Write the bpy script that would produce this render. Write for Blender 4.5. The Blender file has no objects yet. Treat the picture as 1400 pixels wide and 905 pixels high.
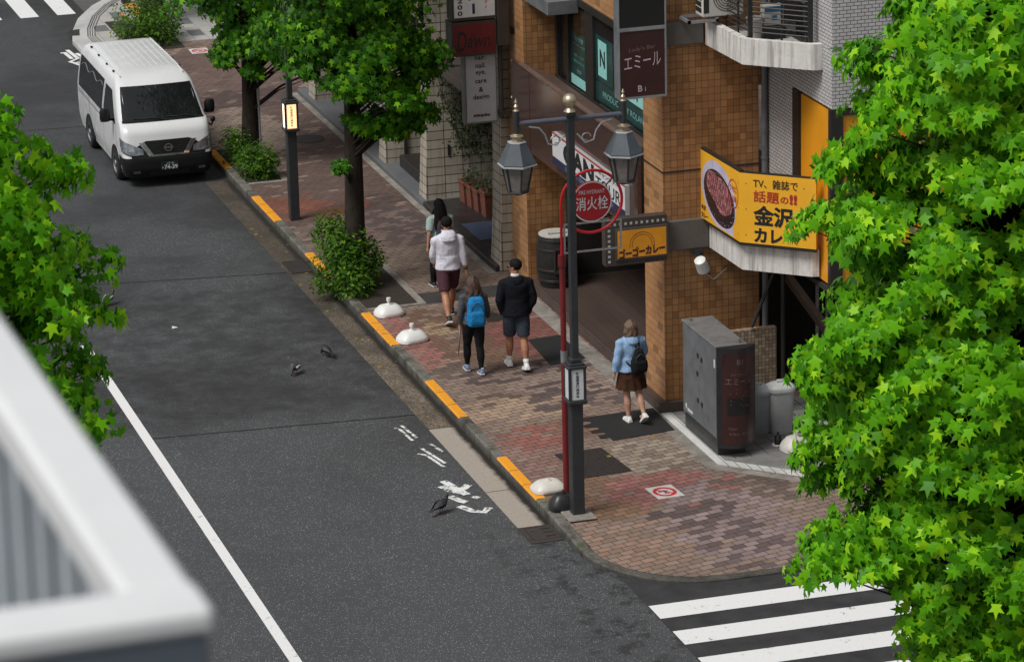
import bpy, math, random
import numpy as np
from mathutils import Vector, Matrix
PI = math.pi
rnd = random.Random(7)
scene = bpy.context.scene
COL = scene.collection

# ---------------------------------------------------------------- camera
cam_d = bpy.data.cameras.new('camera'); cam = bpy.data.objects.new('camera', cam_d); COL.objects.link(cam)
pitch, yaw, roll = math.radians(17.22220), math.radians(16.67028), math.radians(1.38950)
F = Vector((math.sin(yaw)*math.cos(pitch), math.cos(yaw)*math.cos(pitch), -math.sin(pitch)))
r0 = F.cross(Vector((0, 0, 1))).normalized(); d0 = F.cross(r0)
cr, sr = math.cos(roll), math.sin(roll)
r1 = r0*cr + d0*sr; d1 = -r0*sr + d0*cr
m = Matrix((r1, -d1, -F)).transposed().to_4x4()
m.translation = Vector((-14.18836, -51.31611, 17.65675))
cam.matrix_world = m
cam_d.sensor_width = 36; cam_d.sensor_fit = 'HORIZONTAL'; cam_d.lens = 5044.136/1400*36
cam_d.clip_start = 0.3; cam_d.clip_end = 2000
cam_d.dof.use_dof = True; cam_d.dof.focus_distance = 52; cam_d.dof.aperture_fstop = 9.5
scene.camera = cam

# ---------------------------------------------------------------- light: overcast day
SUN_EL, SUN_AZ = math.radians(56), math.radians(248)      # azimuth clockwise from +Y
w = bpy.data.worlds.new('World'); scene.world = w; w.use_nodes = True
nt = w.node_tree; bg = nt.nodes['Background']
sky = nt.nodes.new('ShaderNodeTexSky'); sky.sky_type = 'NISHITA'; sky.sun_disc = False
sky.sun_elevation = SUN_EL; sky.sun_rotation = SUN_AZ; sky.air_density = 1.0; sky.dust_density = 3.0; sky.ozone_density = 1.0
hs = nt.nodes.new('ShaderNodeHueSaturation'); hs.inputs['Saturation'].default_value = 0.22
nt.links.new(sky.outputs[0], hs.inputs['Color']); nt.links.new(hs.outputs[0], bg.inputs[0]); bg.inputs[1].default_value = 0.088
sl = bpy.data.lights.new('sun', 'SUN'); sl.energy = 2.1; sl.angle = math.radians(22); sl.color = (1, 0.985, 0.96)
so = bpy.data.objects.new('sun', sl); COL.objects.link(so)
sd = Vector((math.sin(SUN_AZ)*math.cos(SUN_EL), math.cos(SUN_AZ)*math.cos(SUN_EL), math.sin(SUN_EL)))
so.rotation_euler = (-sd).to_track_quat('-Z', 'Y').to_euler(); so.location = sd*60
scene.view_settings.view_transform = 'Standard'; scene.view_settings.look = 'None'
scene.view_settings.exposure = 0.2; scene.view_settings.gamma = 1.0; scene.view_settings.use_curve_mapping = False
scene.render.engine = 'CYCLES'
scene.cycles.max_bounces = 6; scene.cycles.transparent_max_bounces = 8

# ---------------------------------------------------------------- helpers: objects
ORG = {}
def tag(o, label=None, cat=None, group=None, kind=None):
    if label: o['label'] = label
    if cat: o['category'] = cat
    if group: o['group'] = group
    if kind: o['kind'] = kind
    return o
def thing(name, label, cat, loc=(0, 0, 0), group=None, rz=0.0):
    o = bpy.data.objects.new(name, None); COL.objects.link(o); o.empty_display_size = 0.2
    o.location = loc; o.rotation_euler = (0, 0, rz); ORG[o.name] = Vector(loc)
    return tag(o, label, cat, group)
def link(name, me, parent=None, local=False):
    o = bpy.data.objects.new(name, me); COL.objects.link(o)
    if parent:
        o.parent = parent
        og = ORG.get(parent.name, Vector((0, 0, 0))); ORG[o.name] = og
        if not local and og.length > 0: me.transform(Matrix.Translation(-og))
    return o
def kids(o): return [c for c in bpy.data.objects if c.parent == o]
def copy_tree(o, parent=None):
    c = o.copy(); COL.objects.link(c); c.parent = parent
    ORG[c.name] = ORG.get(o.name, Vector((0, 0, 0)))
    for k in kids(o): copy_tree(k, c)
    return c

class MB:
    """collects shapes and links them as one mesh"""
    def __init__(s): s.v = []; s.f = []; s.mi = []; s.cur = 0
    def add(s, vs, fs, M=None):
        n = len(s.v)
        for v in vs:
            v = Vector(v)
            s.v.append(tuple(M @ v) if M is not None else tuple(v))
        for f in fs: s.f.append(tuple(i+n for i in f)); s.mi.append(s.cur)
        return s
    def mat(s, i): s.cur = i; return s
    def box(s, x0, x1, y0, y1, z0, z1, M=None, bev=0.0):
        if bev > 0:
            bx = min(bev, (x1-x0)*.45, (y1-y0)*.45, (z1-z0)*.45); vs = []; idx = {}
            for i, (x, sx) in enumerate(((x0, 1), (x1, -1))):
                for j, (y, sy) in enumerate(((y0, 1), (y1, -1))):
                    for k, (z, sz) in enumerate(((z0, 1), (z1, -1))):
                        for a in range(3):
                            p = [x+sx*bx, y+sy*bx, z+sz*bx]; p[a] = (x, y, z)[a]
                            idx[(i, j, k, a)] = len(vs); vs.append(p)
            fs = []
            for i in (0, 1): fs.append([idx[(i, j, k, 0)] for j, k in ((0, 0), (1, 0), (1, 1), (0, 1))][::1 if i else -1])
            for j in (0, 1): fs.append([idx[(i, j, k, 1)] for i, k in ((0, 0), (0, 1), (1, 1), (1, 0))][::1 if j else -1])
            for k in (0, 1): fs.append([idx[(i, j, k, 2)] for i, j in ((0, 0), (1, 0), (1, 1), (0, 1))][::1 if k else -1])
            for j in (0, 1):
                for k in (0, 1): fs.append([idx[(0, j, k, 1)], idx[(1, j, k, 1)], idx[(1, j, k, 2)], idx[(0, j, k, 2)]])
            for i in (0, 1):
                for k in (0, 1): fs.append([idx[(i, 0, k, 0)], idx[(i, 1, k, 0)], idx[(i, 1, k, 2)], idx[(i, 0, k, 2)]])
                for j in (0, 1): fs.append([idx[(i, j, 0, 0)], idx[(i, j, 1, 0)], idx[(i, j, 1, 1)], idx[(i, j, 0, 1)]])
            for i in (0, 1):
                for j in (0, 1):
                    for k in (0, 1): fs.append([idx[(i, j, k, a)] for a in range(3)])
            return s.add(vs, fs, M)
        vs = [(x, y, z) for x in (x0, x1) for y in (y0, y1) for z in (z0, z1)]
        return s.add(vs, [(0, 1, 3, 2), (4, 6, 7, 5), (0, 4, 5, 1), (2, 3, 7, 6), (0, 2, 6, 4), (1, 5, 7, 3)], M)
    def quad(s, a, b, c, d, M=None): return s.add([a, b, c, d], [(0, 1, 2, 3)], M)
    def prism(s, poly, z0, z1, M=None):
        n = len(poly); a = sum(poly[i][0]*poly[(i+1) % n][1]-poly[(i+1) % n][0]*poly[i][1] for i in range(n))
        if a < 0: poly = poly[::-1]
        vs = [(p[0], p[1], z0) for p in poly]+[(p[0], p[1], z1) for p in poly]
        fs = [tuple(range(n))[::-1], tuple(range(n, 2*n))]+[(i, (i+1) % n, n+(i+1) % n, n+i) for i in range(n)]
        return s.add(vs, fs, M)
    def loft(s, rings, cap=True, closed=True, M=None):
        n = len(rings[0]); vs = [p for r in rings for p in r]; fs = []
        for i in range(len(rings)-1):
            for j in range(n if closed else n-1):
                k = (j+1) % n; fs.append((i*n+j, i*n+k, (i+1)*n+k, (i+1)*n+j))
        if cap and closed: fs.append(tuple(range(n))[::-1]); fs.append(tuple(range((len(rings)-1)*n, len(rings)*n)))
        return s.add(vs, fs, M)
    def tube(s, pts, rad, seg=10, cap=True, M=None, flat=1.0):
        pts = [Vector(p) for p in pts]; n = len(pts)
        rad = rad if isinstance(rad, (list, tuple)) else [rad]*n
        rings = []; up = None
        for i in range(n):
            t = (pts[min(i+1, n-1)]-pts[max(i-1, 0)]).normalized()
            if up is None:
                up = Vector((1, 0, 0)) if abs(t.x) < .9 else Vector((0, 1, 0))
            a = (up-t*up.dot(t)).normalized(); b = t.cross(a); up = a
            rings.append([tuple(pts[i]+(a*math.cos(2*PI*j/seg)+b*flat*math.sin(2*PI*j/seg))*rad[i]) for j in range(seg)])
        return s.loft(rings, cap, M=M)
    def lathe(s, prof, c=(0, 0, 0), seg=16, M=None, sx=1, sy=1):
        rings = [[(c[0]+r*sx*math.cos(2*PI*j/seg), c[1]+r*sy*math.sin(2*PI*j/seg), c[2]+z) for j in range(seg)] for r, z in prof]
        return s.loft(rings, True, M=M)
    def ball(s, c, rx, ry=None, rz=None, seg=12, rows=8, M=None):
        ry = ry or rx; rz = rz or rx
        rings = [[(c[0]+rx*math.sin(PI*i/rows)*math.cos(2*PI*j/seg), c[1]+ry*math.sin(PI*i/rows)*math.sin(2*PI*j/seg), c[2]-rz*math.cos(PI*i/rows)) for j in range(seg)] for i in range(1, rows)]
        return s.loft(rings, True, M=M)
    def mesh(s, name, mats, smooth=False):
        me = bpy.data.meshes.new(name); me.from_pydata(s.v, [], s.f)
        for mm in (mats if isinstance(mats, (list, tuple)) else [mats]): me.materials.append(mm)
        if max(s.mi, default=0) > 0: me.polygons.foreach_set('material_index', s.mi)
        me.validate()
        import bmesh
        b = bmesh.new(); b.from_mesh(me); bmesh.ops.recalc_face_normals(b, faces=b.faces); b.to_mesh(me); b.free()
        if smooth:
            me.polygons.foreach_set('use_smooth', [True]*len(me.polygons))
            if smooth is not True: me.set_sharp_from_angle(angle=math.radians(smooth))
        me.update(); return me
    def build(s, name, mats, parent=None, smooth=False, local=False):
        return link(name, s.mesh(name, mats, smooth), parent, local)

def evaluate(me, mods):
    o = bpy.data.objects.new('tmp', me); COL.objects.link(o)
    for t, kw in mods:
        md = o.modifiers.new(t, t)
        for k, v in kw.items(): setattr(md, k, v)
    bpy.context.view_layer.update()
    r = bpy.data.meshes.new_from_object(o.evaluated_get(bpy.context.evaluated_depsgraph_get()))
    bpy.data.objects.remove(o); return r

def text_mesh(s, bold=0.0, spacing=1.0, shear=0.0, line=1.0):
    c = bpy.data.curves.new('t', 'FONT'); c.body = s; c.size = 1; c.offset = bold; c.space_character = spacing; c.shear = shear
    c.space_line = line; c.resolution_u = 3; c.align_x = 'CENTER'
    o = bpy.data.objects.new('t', c); COL.objects.link(o); bpy.context.view_layer.update()
    me = bpy.data.meshes.new_from_object(o.evaluated_get(bpy.context.evaluated_depsgraph_get()))
    bpy.data.objects.remove(o); bpy.data.curves.remove(c); return me
class Plane:
    """a sign face: corner at bottom left, u to the right, v up, n outward"""
    def __init__(s, o, u, v=(0, 0, 1)):
        s.o = Vector(o); s.u = Vector(u).normalized(); s.v = Vector(v).normalized(); s.n = s.u.cross(s.v)
    def at(s, x, y, d=0.0): return s.o+s.u*x+s.v*y+s.n*d
    def rect(s, mb, x0, x1, y0, y1, d0, d1):
        c = [s.at(x, y, d) for d in (d0, d1) for x, y in ((x0, y0), (x1, y0), (x1, y1), (x0, y1))]
        return mb.add(c, [(3, 2, 1, 0), (4, 5, 6, 7), (0, 1, 5, 4), (1, 2, 6, 5), (2, 3, 7, 6), (3, 0, 4, 7)])
    def frame(s, mb, x0, x1, y0, y1, t, d0, d1):
        s.rect(mb, x0, x1, y0, y0+t, d0, d1); s.rect(mb, x0, x1, y1-t, y1, d0, d1)
        s.rect(mb, x0, x0+t, y0+t, y1-t, d0, d1); s.rect(mb, x1-t, x1, y0+t, y1-t, d0, d1)
    def poly(s, mb, pts, d):
        return mb.add([s.at(x, y, d) for x, y in pts], [tuple(range(len(pts)))])
    def ring(s, mb, cx, cy, r0, r1, d, seg=40, sy=1.0, a0=0.0, a1=2*PI):
        n = seg; vs = []
        for i in range(n+1):
            a = a0+(a1-a0)*i/n
            vs += [s.at(cx+r0*math.cos(a), cy+r0*sy*math.sin(a), d), s.at(cx+r1*math.cos(a), cy+r1*sy*math.sin(a), d)]
        return mb.add(vs, [(2*i, 2*i+1, 2*i+3, 2*i+2) for i in range(n)])
    def disc(s, mb, cx, cy, r, d, seg=40, sy=1.0):
        return s.poly(mb, [(cx+r*math.cos(2*PI*i/seg), cy+r*sy*math.sin(2*PI*i/seg)) for i in range(seg)], d)
    def text(s, mb, string, cx, cy, h=None, wd=None, d=0.004, bold=0.0, spacing=1.0, shear=0.0, rot=0.0, line=1.0, skew=0.0):
        me = text_mesh(string, bold, spacing, shear, line); n = len(me.vertices)
        if not n: return mb
        co = np.zeros(n*3, 'f'); me.vertices.foreach_get('co', co); co = co.reshape(-1, 3)
        lo = co.min(0); hi = co.max(0); ctr = (lo+hi)/2; ext = np.maximum(hi-lo, 1e-6)
        fy = h/ext[1] if h else wd/ext[0]; fx = wd/ext[0] if wd else fy
        cs, sn = math.cos(rot), math.sin(rot); vs = []
        for p in co:
            x = (p[0]-ctr[0])*fx; y = (p[1]-ctr[1])*fy+x*skew
            vs.append(s.at(cx+x*cs-y*sn, cy+x*sn+y*cs, d))
        mb.add(vs, [tuple(p.vertices) for p in me.polygons]); bpy.data.meshes.remove(me); return mb
# ---------------------------------------------------------------- helpers: materials
class NT:
    def __init__(s, name):
        s.m = bpy.data.materials.new(name); s.m.use_nodes = True; s.t = s.m.node_tree; s.p = s.t.nodes['Principled BSDF']
        s.out = s.t.nodes['Material Output']; s._obj = None
    def n(s, kind, **kw):
        nd = s.t.nodes.new('ShaderNode'+kind)
        for k, v in kw.items(): setattr(nd, k, v)
        return nd
    def put(s, sock, v):
        if hasattr(v, 'links'): s.t.links.new(v, sock)
        elif isinstance(v, (tuple, list)) and len(v) == 3 and sock.type == 'RGBA': sock.default_value = (*v, 1)
        else: sock.default_value = v
    def math(s, op, a, b=0.0, c=0.0):
        nd = s.n('Math', operation=op)
        for i, v in enumerate((a, b, c)): s.put(nd.inputs[i], v)
        return nd.outputs[0]
    def mix(s, f, a, b, blend='MIX'):
        nd = s.n('Mix', data_type='RGBA', blend_type=blend); s.put(nd.inputs[0], f); s.put(nd.inputs[6], a); s.put(nd.inputs[7], b); return nd.outputs[2]
    def obj(s):
        if not s._obj: s._obj = s.n('TexCoord')
        return s._obj.outputs['Object']
    def noise(s, vec=None, scale=5.0, detail=4.0, rough=.55, dist=0.0):
        nd = s.n('TexNoise'); s.put(nd.inputs['Vector'], vec or s.obj()); nd.inputs['Scale'].default_value = scale
        nd.inputs['Detail'].default_value = detail; nd.inputs['Roughness'].default_value = rough; nd.inputs['Distortion'].default_value = dist
        return nd.outputs['Fac']
    def ramp(s, f, lo, hi, a=0.0, b=1.0):
        nd = s.n('MapRange'); nd.clamp = True; s.put(nd.inputs[0], f)
        for i, v in enumerate((lo, hi, a, b)): s.put(nd.inputs[i+1], v)
        return nd.outputs[0]
    def sep(s, v):
        nd = s.n('SeparateXYZ'); s.put(nd.inputs[0], v); return nd.outputs
    def comb(s, x=0.0, y=0.0, z=0.0):
        nd = s.n('CombineXYZ')
        for i, v in enumerate((x, y, z)): s.put(nd.inputs[i], v)
        return nd.outputs[0]
    def white(s, v):
        nd = s.n('TexWhiteNoise'); s.put(nd.inputs['Vector'], v); return nd.outputs['Value']
    def bump(s, h, strength=.3, dist=.01):
        nd = s.n('Bump'); s.put(nd.inputs['Height'], h); nd.inputs['Strength'].default_value = strength; nd.inputs['Distance'].default_value = dist
        s.put(s.p.inputs['Normal'], nd.outputs[0])
    def fin(s, col, rough=.7, metal=0.0, spec=.5):
        s.put(s.p.inputs['Base Color'], col); s.put(s.p.inputs['Roughness'], rough); s.put(s.p.inputs['Metallic'], metal)
        s.p.inputs['Specular IOR Level'].default_value = spec; return s.m
    def wall_uv(s):
        """metres along the wall and up it, from the face's own normal"""
        o = s.obj(); x, y, z = s.sep(o); nx, ny, nz = s.sep(s._obj.outputs['Normal'])
        side = s.math('GREATER_THAN', s.math('ABSOLUTE', nx), s.math('ABSOLUTE', ny))
        u = s.math('ADD', s.math('MULTIPLY', y, side), s.math('MULTIPLY', x, s.math('SUBTRACT', 1.0, side)))
        return u, z
    def tiles(s, u, v, w, h, gap, off=0.0):
        """cell id vector and a joint mask (1 in the joint)"""
        rv = s.math('DIVIDE', v, h); row = s.math('FLOOR', rv); fv = s.math('SUBTRACT', rv, row)
        sh = s.math('MULTIPLY', s.math('FRACT', s.math('MULTIPLY', row, .5)), 2*off)
        ru = s.math('ADD', s.math('DIVIDE', u, w), sh); cl = s.math('FLOOR', ru); fu = s.math('SUBTRACT', ru, cl)
        gu, gv = gap/w/2, gap/h/2
        du = s.math('MINIMUM', fu, s.math('SUBTRACT', 1.0, fu)); dv = s.math('MINIMUM', fv, s.math('SUBTRACT', 1.0, fv))
        mask = s.math('MAXIMUM', s.math('LESS_THAN', du, gu), s.math('LESS_THAN', dv, gv))
        return s.comb(cl, row, 0.0), mask
def simple(name, c, rough=.6, metal=0.0, var=.12, vs=5.0, bump=0.0, bs=80.0, spec=.5, dirt=0.0, ds=1.5):
    t = NT(name); n = t.noise(scale=vs)
    col = t.mix(t.ramp(n, .3, .7), tuple(x*(1-var) for x in c), tuple(min(1, x*(1+var)) for x in c))
    if dirt: col = t.mix(t.math('MULTIPLY', t.ramp(t.noise(scale=ds, detail=8, rough=.7), .48, .72), dirt), col, (.035, .03, .025))
    if bump: t.bump(t.noise(scale=bs, detail=3), bump, .004)
    return t.fin(col, t.ramp(t.noise(scale=vs*2.3), .3, .7, max(0, rough-.08), min(1, rough+.08)), metal, spec)
def flat(name, c, rough=.5, metal=0.0): return simple(name, c, rough, metal, var=.06, vs=9.0)
def glow(name, c, strength):
    t = NT(name); t.put(t.p.inputs['Emission Color'], c); t.p.inputs['Emission Strength'].default_value = strength; return t.fin(c, .4)
def tile_mat(name, c1, c2, joint, w, h, gap, off=0.0, rough=.35, dirt=.25, streak=0.0, bump=.35, odd=0.0, oddc=(0, 0, 0)):
    t = NT(name); u, v = t.wall_uv(); cell, jm = t.tiles(u, v, w, h, gap, off)
    wn = t.white(cell); col = t.mix(wn, c1, c2)
    if odd: col = t.mix(t.math('GREATER_THAN', t.white(t.n('VectorMath', operation='ADD').outputs[0] if 0 else t.comb(wn, wn, 3.3)), 1-odd), col, oddc)
    col = t.mix(t.ramp(t.noise(scale=30, detail=4), .35, .75, 0, .35), col, tuple(x*.72 for x in c1))
    col = t.mix(t.math('MULTIPLY', t.ramp(t.noise(scale=1.1, detail=7, rough=.65), .45, .75), dirt), col, tuple(x*.3 for x in c2))
    if streak:
        st = t.noise(t.comb(t.math('MULTIPLY', u, 14.0), t.math('MULTIPLY', v, .7), 0.0), scale=1.0, detail=5)
        col = t.mix(t.math('MULTIPLY', t.ramp(st, .5, .75), streak), col, (.05, .04, .03))
    col = t.mix(jm, col, joint)
    t.bump(t.math('ADD', t.math('SUBTRACT', 1.0, jm), t.math('MULTIPLY', wn, .25)), bump, .006)
    return t.fin(col, t.mix(jm, (rough,)*3, (.9,)*3), 0, .5)

def asphalt_mat():
    t = NT('asphalt'); o = t.obj(); x, y, z = t.sep(o)
    big = t.noise(scale=.3, detail=7, rough=.62); med = t.noise(scale=2.2, detail=6, rough=.65); fine = t.noise(scale=70, detail=3, rough=.7)
    col = t.mix(t.ramp(fine, .3, .72), (.034, .036, .038), (.094, .098, .102))
    sp = t.n('TexVoronoi', feature='F1'); t.put(sp.inputs['Vector'], o); sp.inputs['Scale'].default_value = 62
    rn = t.sep(sp.outputs['Color'])[0]
    dot = t.math('MULTIPLY', t.math('LESS_THAN', sp.outputs['Distance'], .38), t.math('GREATER_THAN', rn, .86))
    col = t.mix(t.math('MULTIPLY', dot, .85), col, (.36, .36, .355))
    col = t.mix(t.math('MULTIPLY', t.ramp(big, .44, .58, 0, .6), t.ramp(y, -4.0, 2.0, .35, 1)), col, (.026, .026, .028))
    # older rough strip between the two joints, wetter and darker
    wig = t.math('MULTIPLY', t.math('SUBTRACT', med, .5), .9)
    yy = t.math('ADD', y, wig); xx = t.math('ADD', x, wig)
    strip = t.math('MULTIPLY', t.ramp(yy, .2, 1.0), t.ramp(yy, 7.9, 7.2))
    patch = t.math('MULTIPLY', strip, t.ramp(med, .36, .6))
    col = t.mix(t.math('MULTIPLY', patch, .6), col, (.019, .019, .02))
    worn = t.math('MULTIPLY', t.ramp(t.noise(scale=1.3, detail=9, rough=.75), .56, .7), t.ramp(y, 12.0, -6.0))
    col = t.mix(t.math('MULTIPLY', worn, .4), col, (.1, .1, .095))
    far = t.ramp(yy, 8.6, 14.0)  # far road darkened: shade of trees and buildings put into the colour
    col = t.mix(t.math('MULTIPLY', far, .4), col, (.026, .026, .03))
    # dark stains by the crossing and damp by the gutter
    st = t.math('MULTIPLY', t.ramp(t.noise(scale=2.6, detail=8, rough=.72), .5, .6), t.math('MULTIPLY', t.ramp(y, -4.6, -6.2), t.ramp(xx, -1.5, -.5)))
    col = t.mix(t.math('MULTIPLY', st, .7), col, (.012, .012, .012))
    damp = t.math('MULTIPLY', t.ramp(xx, -1.1, -.35), t.ramp(yy, -5.5, 2.0))
    col = t.mix(t.math('MULTIPLY', damp, .5), col, (.02, .019, .018))
    # construction joints (thin tar lines)
    def joint(y0, sl, x0, x1):
        line = t.math('ABSOLUTE', t.math('SUBTRACT', t.math('ADD', y, t.math('MULTIPLY', wig, .07)), t.math('MULTIPLY_ADD', x, sl, y0)))
        ms = t.math('MULTIPLY', t.math('LESS_THAN', line, .022), t.math('MULTIPLY', t.math('GREATER_THAN', x, x0), t.math('LESS_THAN', x, x1)))
        return ms
    for a in ((7.8, -.155, -4.5, 0), (-.34, -.085, -4.6, -.4), (19.4, -.05, -9, -.5)): col = t.mix(joint(*a), col, (.007, .007, .007))
    t.bump(t.math('ADD', fine, t.math('MULTIPLY', sp.outputs['Distance'], .6)), .5, .006)
    return t.fin(col, t.ramp(med, .3, .7, .62, .88), 0, .35)

def paving_mat():
    t = NT('paving_brick'); o = t.obj(); x, y, z = t.sep(o); a = math.radians(13)
    u = t.math('ADD', t.math('MULTIPLY', x, math.cos(a)), t.math('MULTIPLY', y, math.sin(a)))
    v = t.math('SUBTRACT', t.math('MULTIPLY', y, math.cos(a)), t.math('MULTIPLY', x, math.sin(a)))
    W, H = .212, .122
    cell, jm = t.tiles(u, v, W, H, .0125, .5); wn = t.white(cell)
    cx, cy, _ = t.sep(cell)
    row2 = t.math('MULTIPLY', t.math('FRACT', t.math('MULTIPLY', cy, .5)), 1.0)
    uc = t.math('MULTIPLY', t.math('SUBTRACT', t.math('ADD', cx, .5), row2), W); vc = t.math('MULTIPLY', t.math('ADD', cy, .5), H)
    X = t.math('SUBTRACT', t.math('MULTIPLY', uc, math.cos(a)), t.math('MULTIPLY', vc, math.sin(a)))
    Y = t.math('ADD', t.math('MULTIPLY', uc, math.sin(a)), t.math('MULTIPLY', vc, math.cos(a)))
    col = t.mix(wn, (.195, .138, .108), (.265, .193, .153))
    fx = t.noise(scale=8, detail=8, rough=.7)
    w2 = t.white(t.comb(wn, 7.1, 2.0)); w3 = t.white(t.comb(wn, 1.7, 9.0))
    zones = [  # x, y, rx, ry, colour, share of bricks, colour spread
        (1.5, 16.0, 1.9, 8.5, (.125, .080, .066), .85), (1.0, 17.3, .95, 2.0, (.25, .19, .15), .95), (1.8, 22.5, 1.5, 2.5, (.15, .095, .08), .8), (1.8, 20.0, 1.6, .8, (.085, .055, .05), .8),  # far bricks: dirt plus shade from buildings and trees, both in the colour
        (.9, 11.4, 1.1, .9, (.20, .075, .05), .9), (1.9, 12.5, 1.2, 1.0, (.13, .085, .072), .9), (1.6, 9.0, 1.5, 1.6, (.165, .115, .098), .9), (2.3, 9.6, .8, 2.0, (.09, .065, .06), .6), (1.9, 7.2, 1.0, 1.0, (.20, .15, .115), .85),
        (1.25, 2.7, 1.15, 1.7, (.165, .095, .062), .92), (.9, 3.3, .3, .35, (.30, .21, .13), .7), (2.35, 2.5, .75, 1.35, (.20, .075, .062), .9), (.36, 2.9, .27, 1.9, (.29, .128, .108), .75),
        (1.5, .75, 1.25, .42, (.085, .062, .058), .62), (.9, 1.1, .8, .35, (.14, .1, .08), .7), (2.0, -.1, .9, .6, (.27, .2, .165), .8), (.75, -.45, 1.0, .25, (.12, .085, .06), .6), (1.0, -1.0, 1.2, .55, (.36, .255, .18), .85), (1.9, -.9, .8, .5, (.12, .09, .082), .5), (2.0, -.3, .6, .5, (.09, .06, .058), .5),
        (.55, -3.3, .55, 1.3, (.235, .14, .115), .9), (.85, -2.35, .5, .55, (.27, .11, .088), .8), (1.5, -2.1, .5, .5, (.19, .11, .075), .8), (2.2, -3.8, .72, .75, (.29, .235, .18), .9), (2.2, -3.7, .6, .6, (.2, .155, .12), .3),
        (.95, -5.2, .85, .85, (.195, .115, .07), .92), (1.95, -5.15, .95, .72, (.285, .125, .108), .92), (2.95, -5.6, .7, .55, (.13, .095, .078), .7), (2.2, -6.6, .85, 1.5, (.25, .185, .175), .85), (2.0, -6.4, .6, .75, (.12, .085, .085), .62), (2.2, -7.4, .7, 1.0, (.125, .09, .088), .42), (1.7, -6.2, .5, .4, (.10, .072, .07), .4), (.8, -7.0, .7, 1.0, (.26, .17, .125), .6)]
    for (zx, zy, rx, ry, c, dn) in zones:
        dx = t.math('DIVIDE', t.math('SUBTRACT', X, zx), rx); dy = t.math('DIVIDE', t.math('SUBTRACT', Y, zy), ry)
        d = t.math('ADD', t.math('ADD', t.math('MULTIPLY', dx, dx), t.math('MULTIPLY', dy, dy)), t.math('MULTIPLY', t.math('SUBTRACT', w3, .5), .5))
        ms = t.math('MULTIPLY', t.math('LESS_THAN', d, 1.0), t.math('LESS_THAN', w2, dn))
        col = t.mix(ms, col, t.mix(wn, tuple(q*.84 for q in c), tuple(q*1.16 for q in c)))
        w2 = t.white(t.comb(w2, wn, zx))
    # worn faces: patchy scuffing inside bricks
    col = t.mix(t.ramp(fx, .5, .68, 0, .42), col, (.085, .06, .05)); col = t.mix(t.ramp(t.noise(scale=40, detail=5, rough=.8), .56, .8, 0, .35), col, (.32, .27, .24))
    col = t.mix(t.ramp(t.noise(scale=.9, detail=6), .5, .8, 0, .35), col, (.07, .052, .045))
    col = t.mix(jm, col, (.04, .03, .026))
    t.bump(t.math('ADD', t.math('SUBTRACT', 1.0, jm), t.math('MULTIPLY', fx, .5)), .45, .005)
    return t.fin(col, t.ramp(fx, .3, .7, .6, .85), 0, .35)

def leaf_mat(name, a, b, c, trans=.30):
    t = NT(name); g = t.n('NewGeometry'); rnd_ = g.outputs['Random Per Island']
    col = t.mix(t.ramp(rnd_, .1, .55), a, b); col = t.mix(t.ramp(rnd_, .76, .96), col, c)
    d = t.n('BsdfDiffuse'); tr = t.n('BsdfTranslucent'); gl = t.n('BsdfGlossy'); gl.inputs['Roughness'].default_value = .42
    t.put(d.inputs[0], col); t.put(tr.inputs[0], t.mix(1.0, col, (1.0, 1.12, .45), 'MULTIPLY')); t.put(gl.inputs[0], (.9, .95, .9))
    m1 = t.n('MixShader'); m1.inputs[0].default_value = trans; t.t.links.new(d.outputs[0], m1.inputs[1]); t.t.links.new(tr.outputs[0], m1.inputs[2])
    fr = t.n('Fresnel'); fr.inputs[0].default_value = 1.36
    m2 = t.n('MixShader'); t.put(m2.inputs[0], t.math('MULTIPLY', fr.outputs[0], .4)); t.t.links.new(m1.outputs[0], m2.inputs[1]); t.t.links.new(gl.outputs[0], m2.inputs[2])
    t.t.links.new(m2.outputs[0], t.out.inputs[0]); return t.m

def kerb_mat():
    t = NT('kerb_stone'); x, y, z = t.sep(t.obj())
    n1 = t.noise(scale=60, detail=4, rough=.8); n2 = t.noise(scale=2.5, detail=7, rough=.7)
    col = t.mix(t.ramp(n1, .35, .7), (.06, .055, .047), (.27, .255, .225)); col = t.mix(t.ramp(n2, .46, .66), col, (.042, .04, .028))
    col = t.mix(t.math('MULTIPLY', t.ramp(t.noise(scale=4, detail=6), .56, .68), .7), col, (.05, .06, .015))
    jy = t.math('ABSOLUTE', t.math('SUBTRACT', t.math('FRACT', t.math('DIVIDE', t.math('SUBTRACT', y, .04), .638)), .5))
    col = t.mix(t.math('MULTIPLY', t.math('GREATER_THAN', jy, .488), t.math('GREATER_THAN', y, -5.9)), col, (.012, .011, .01))
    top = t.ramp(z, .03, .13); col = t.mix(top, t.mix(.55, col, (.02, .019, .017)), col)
    t.bump(n1, .5, .006); return t.fin(col, .85, 0, .3)
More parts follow.
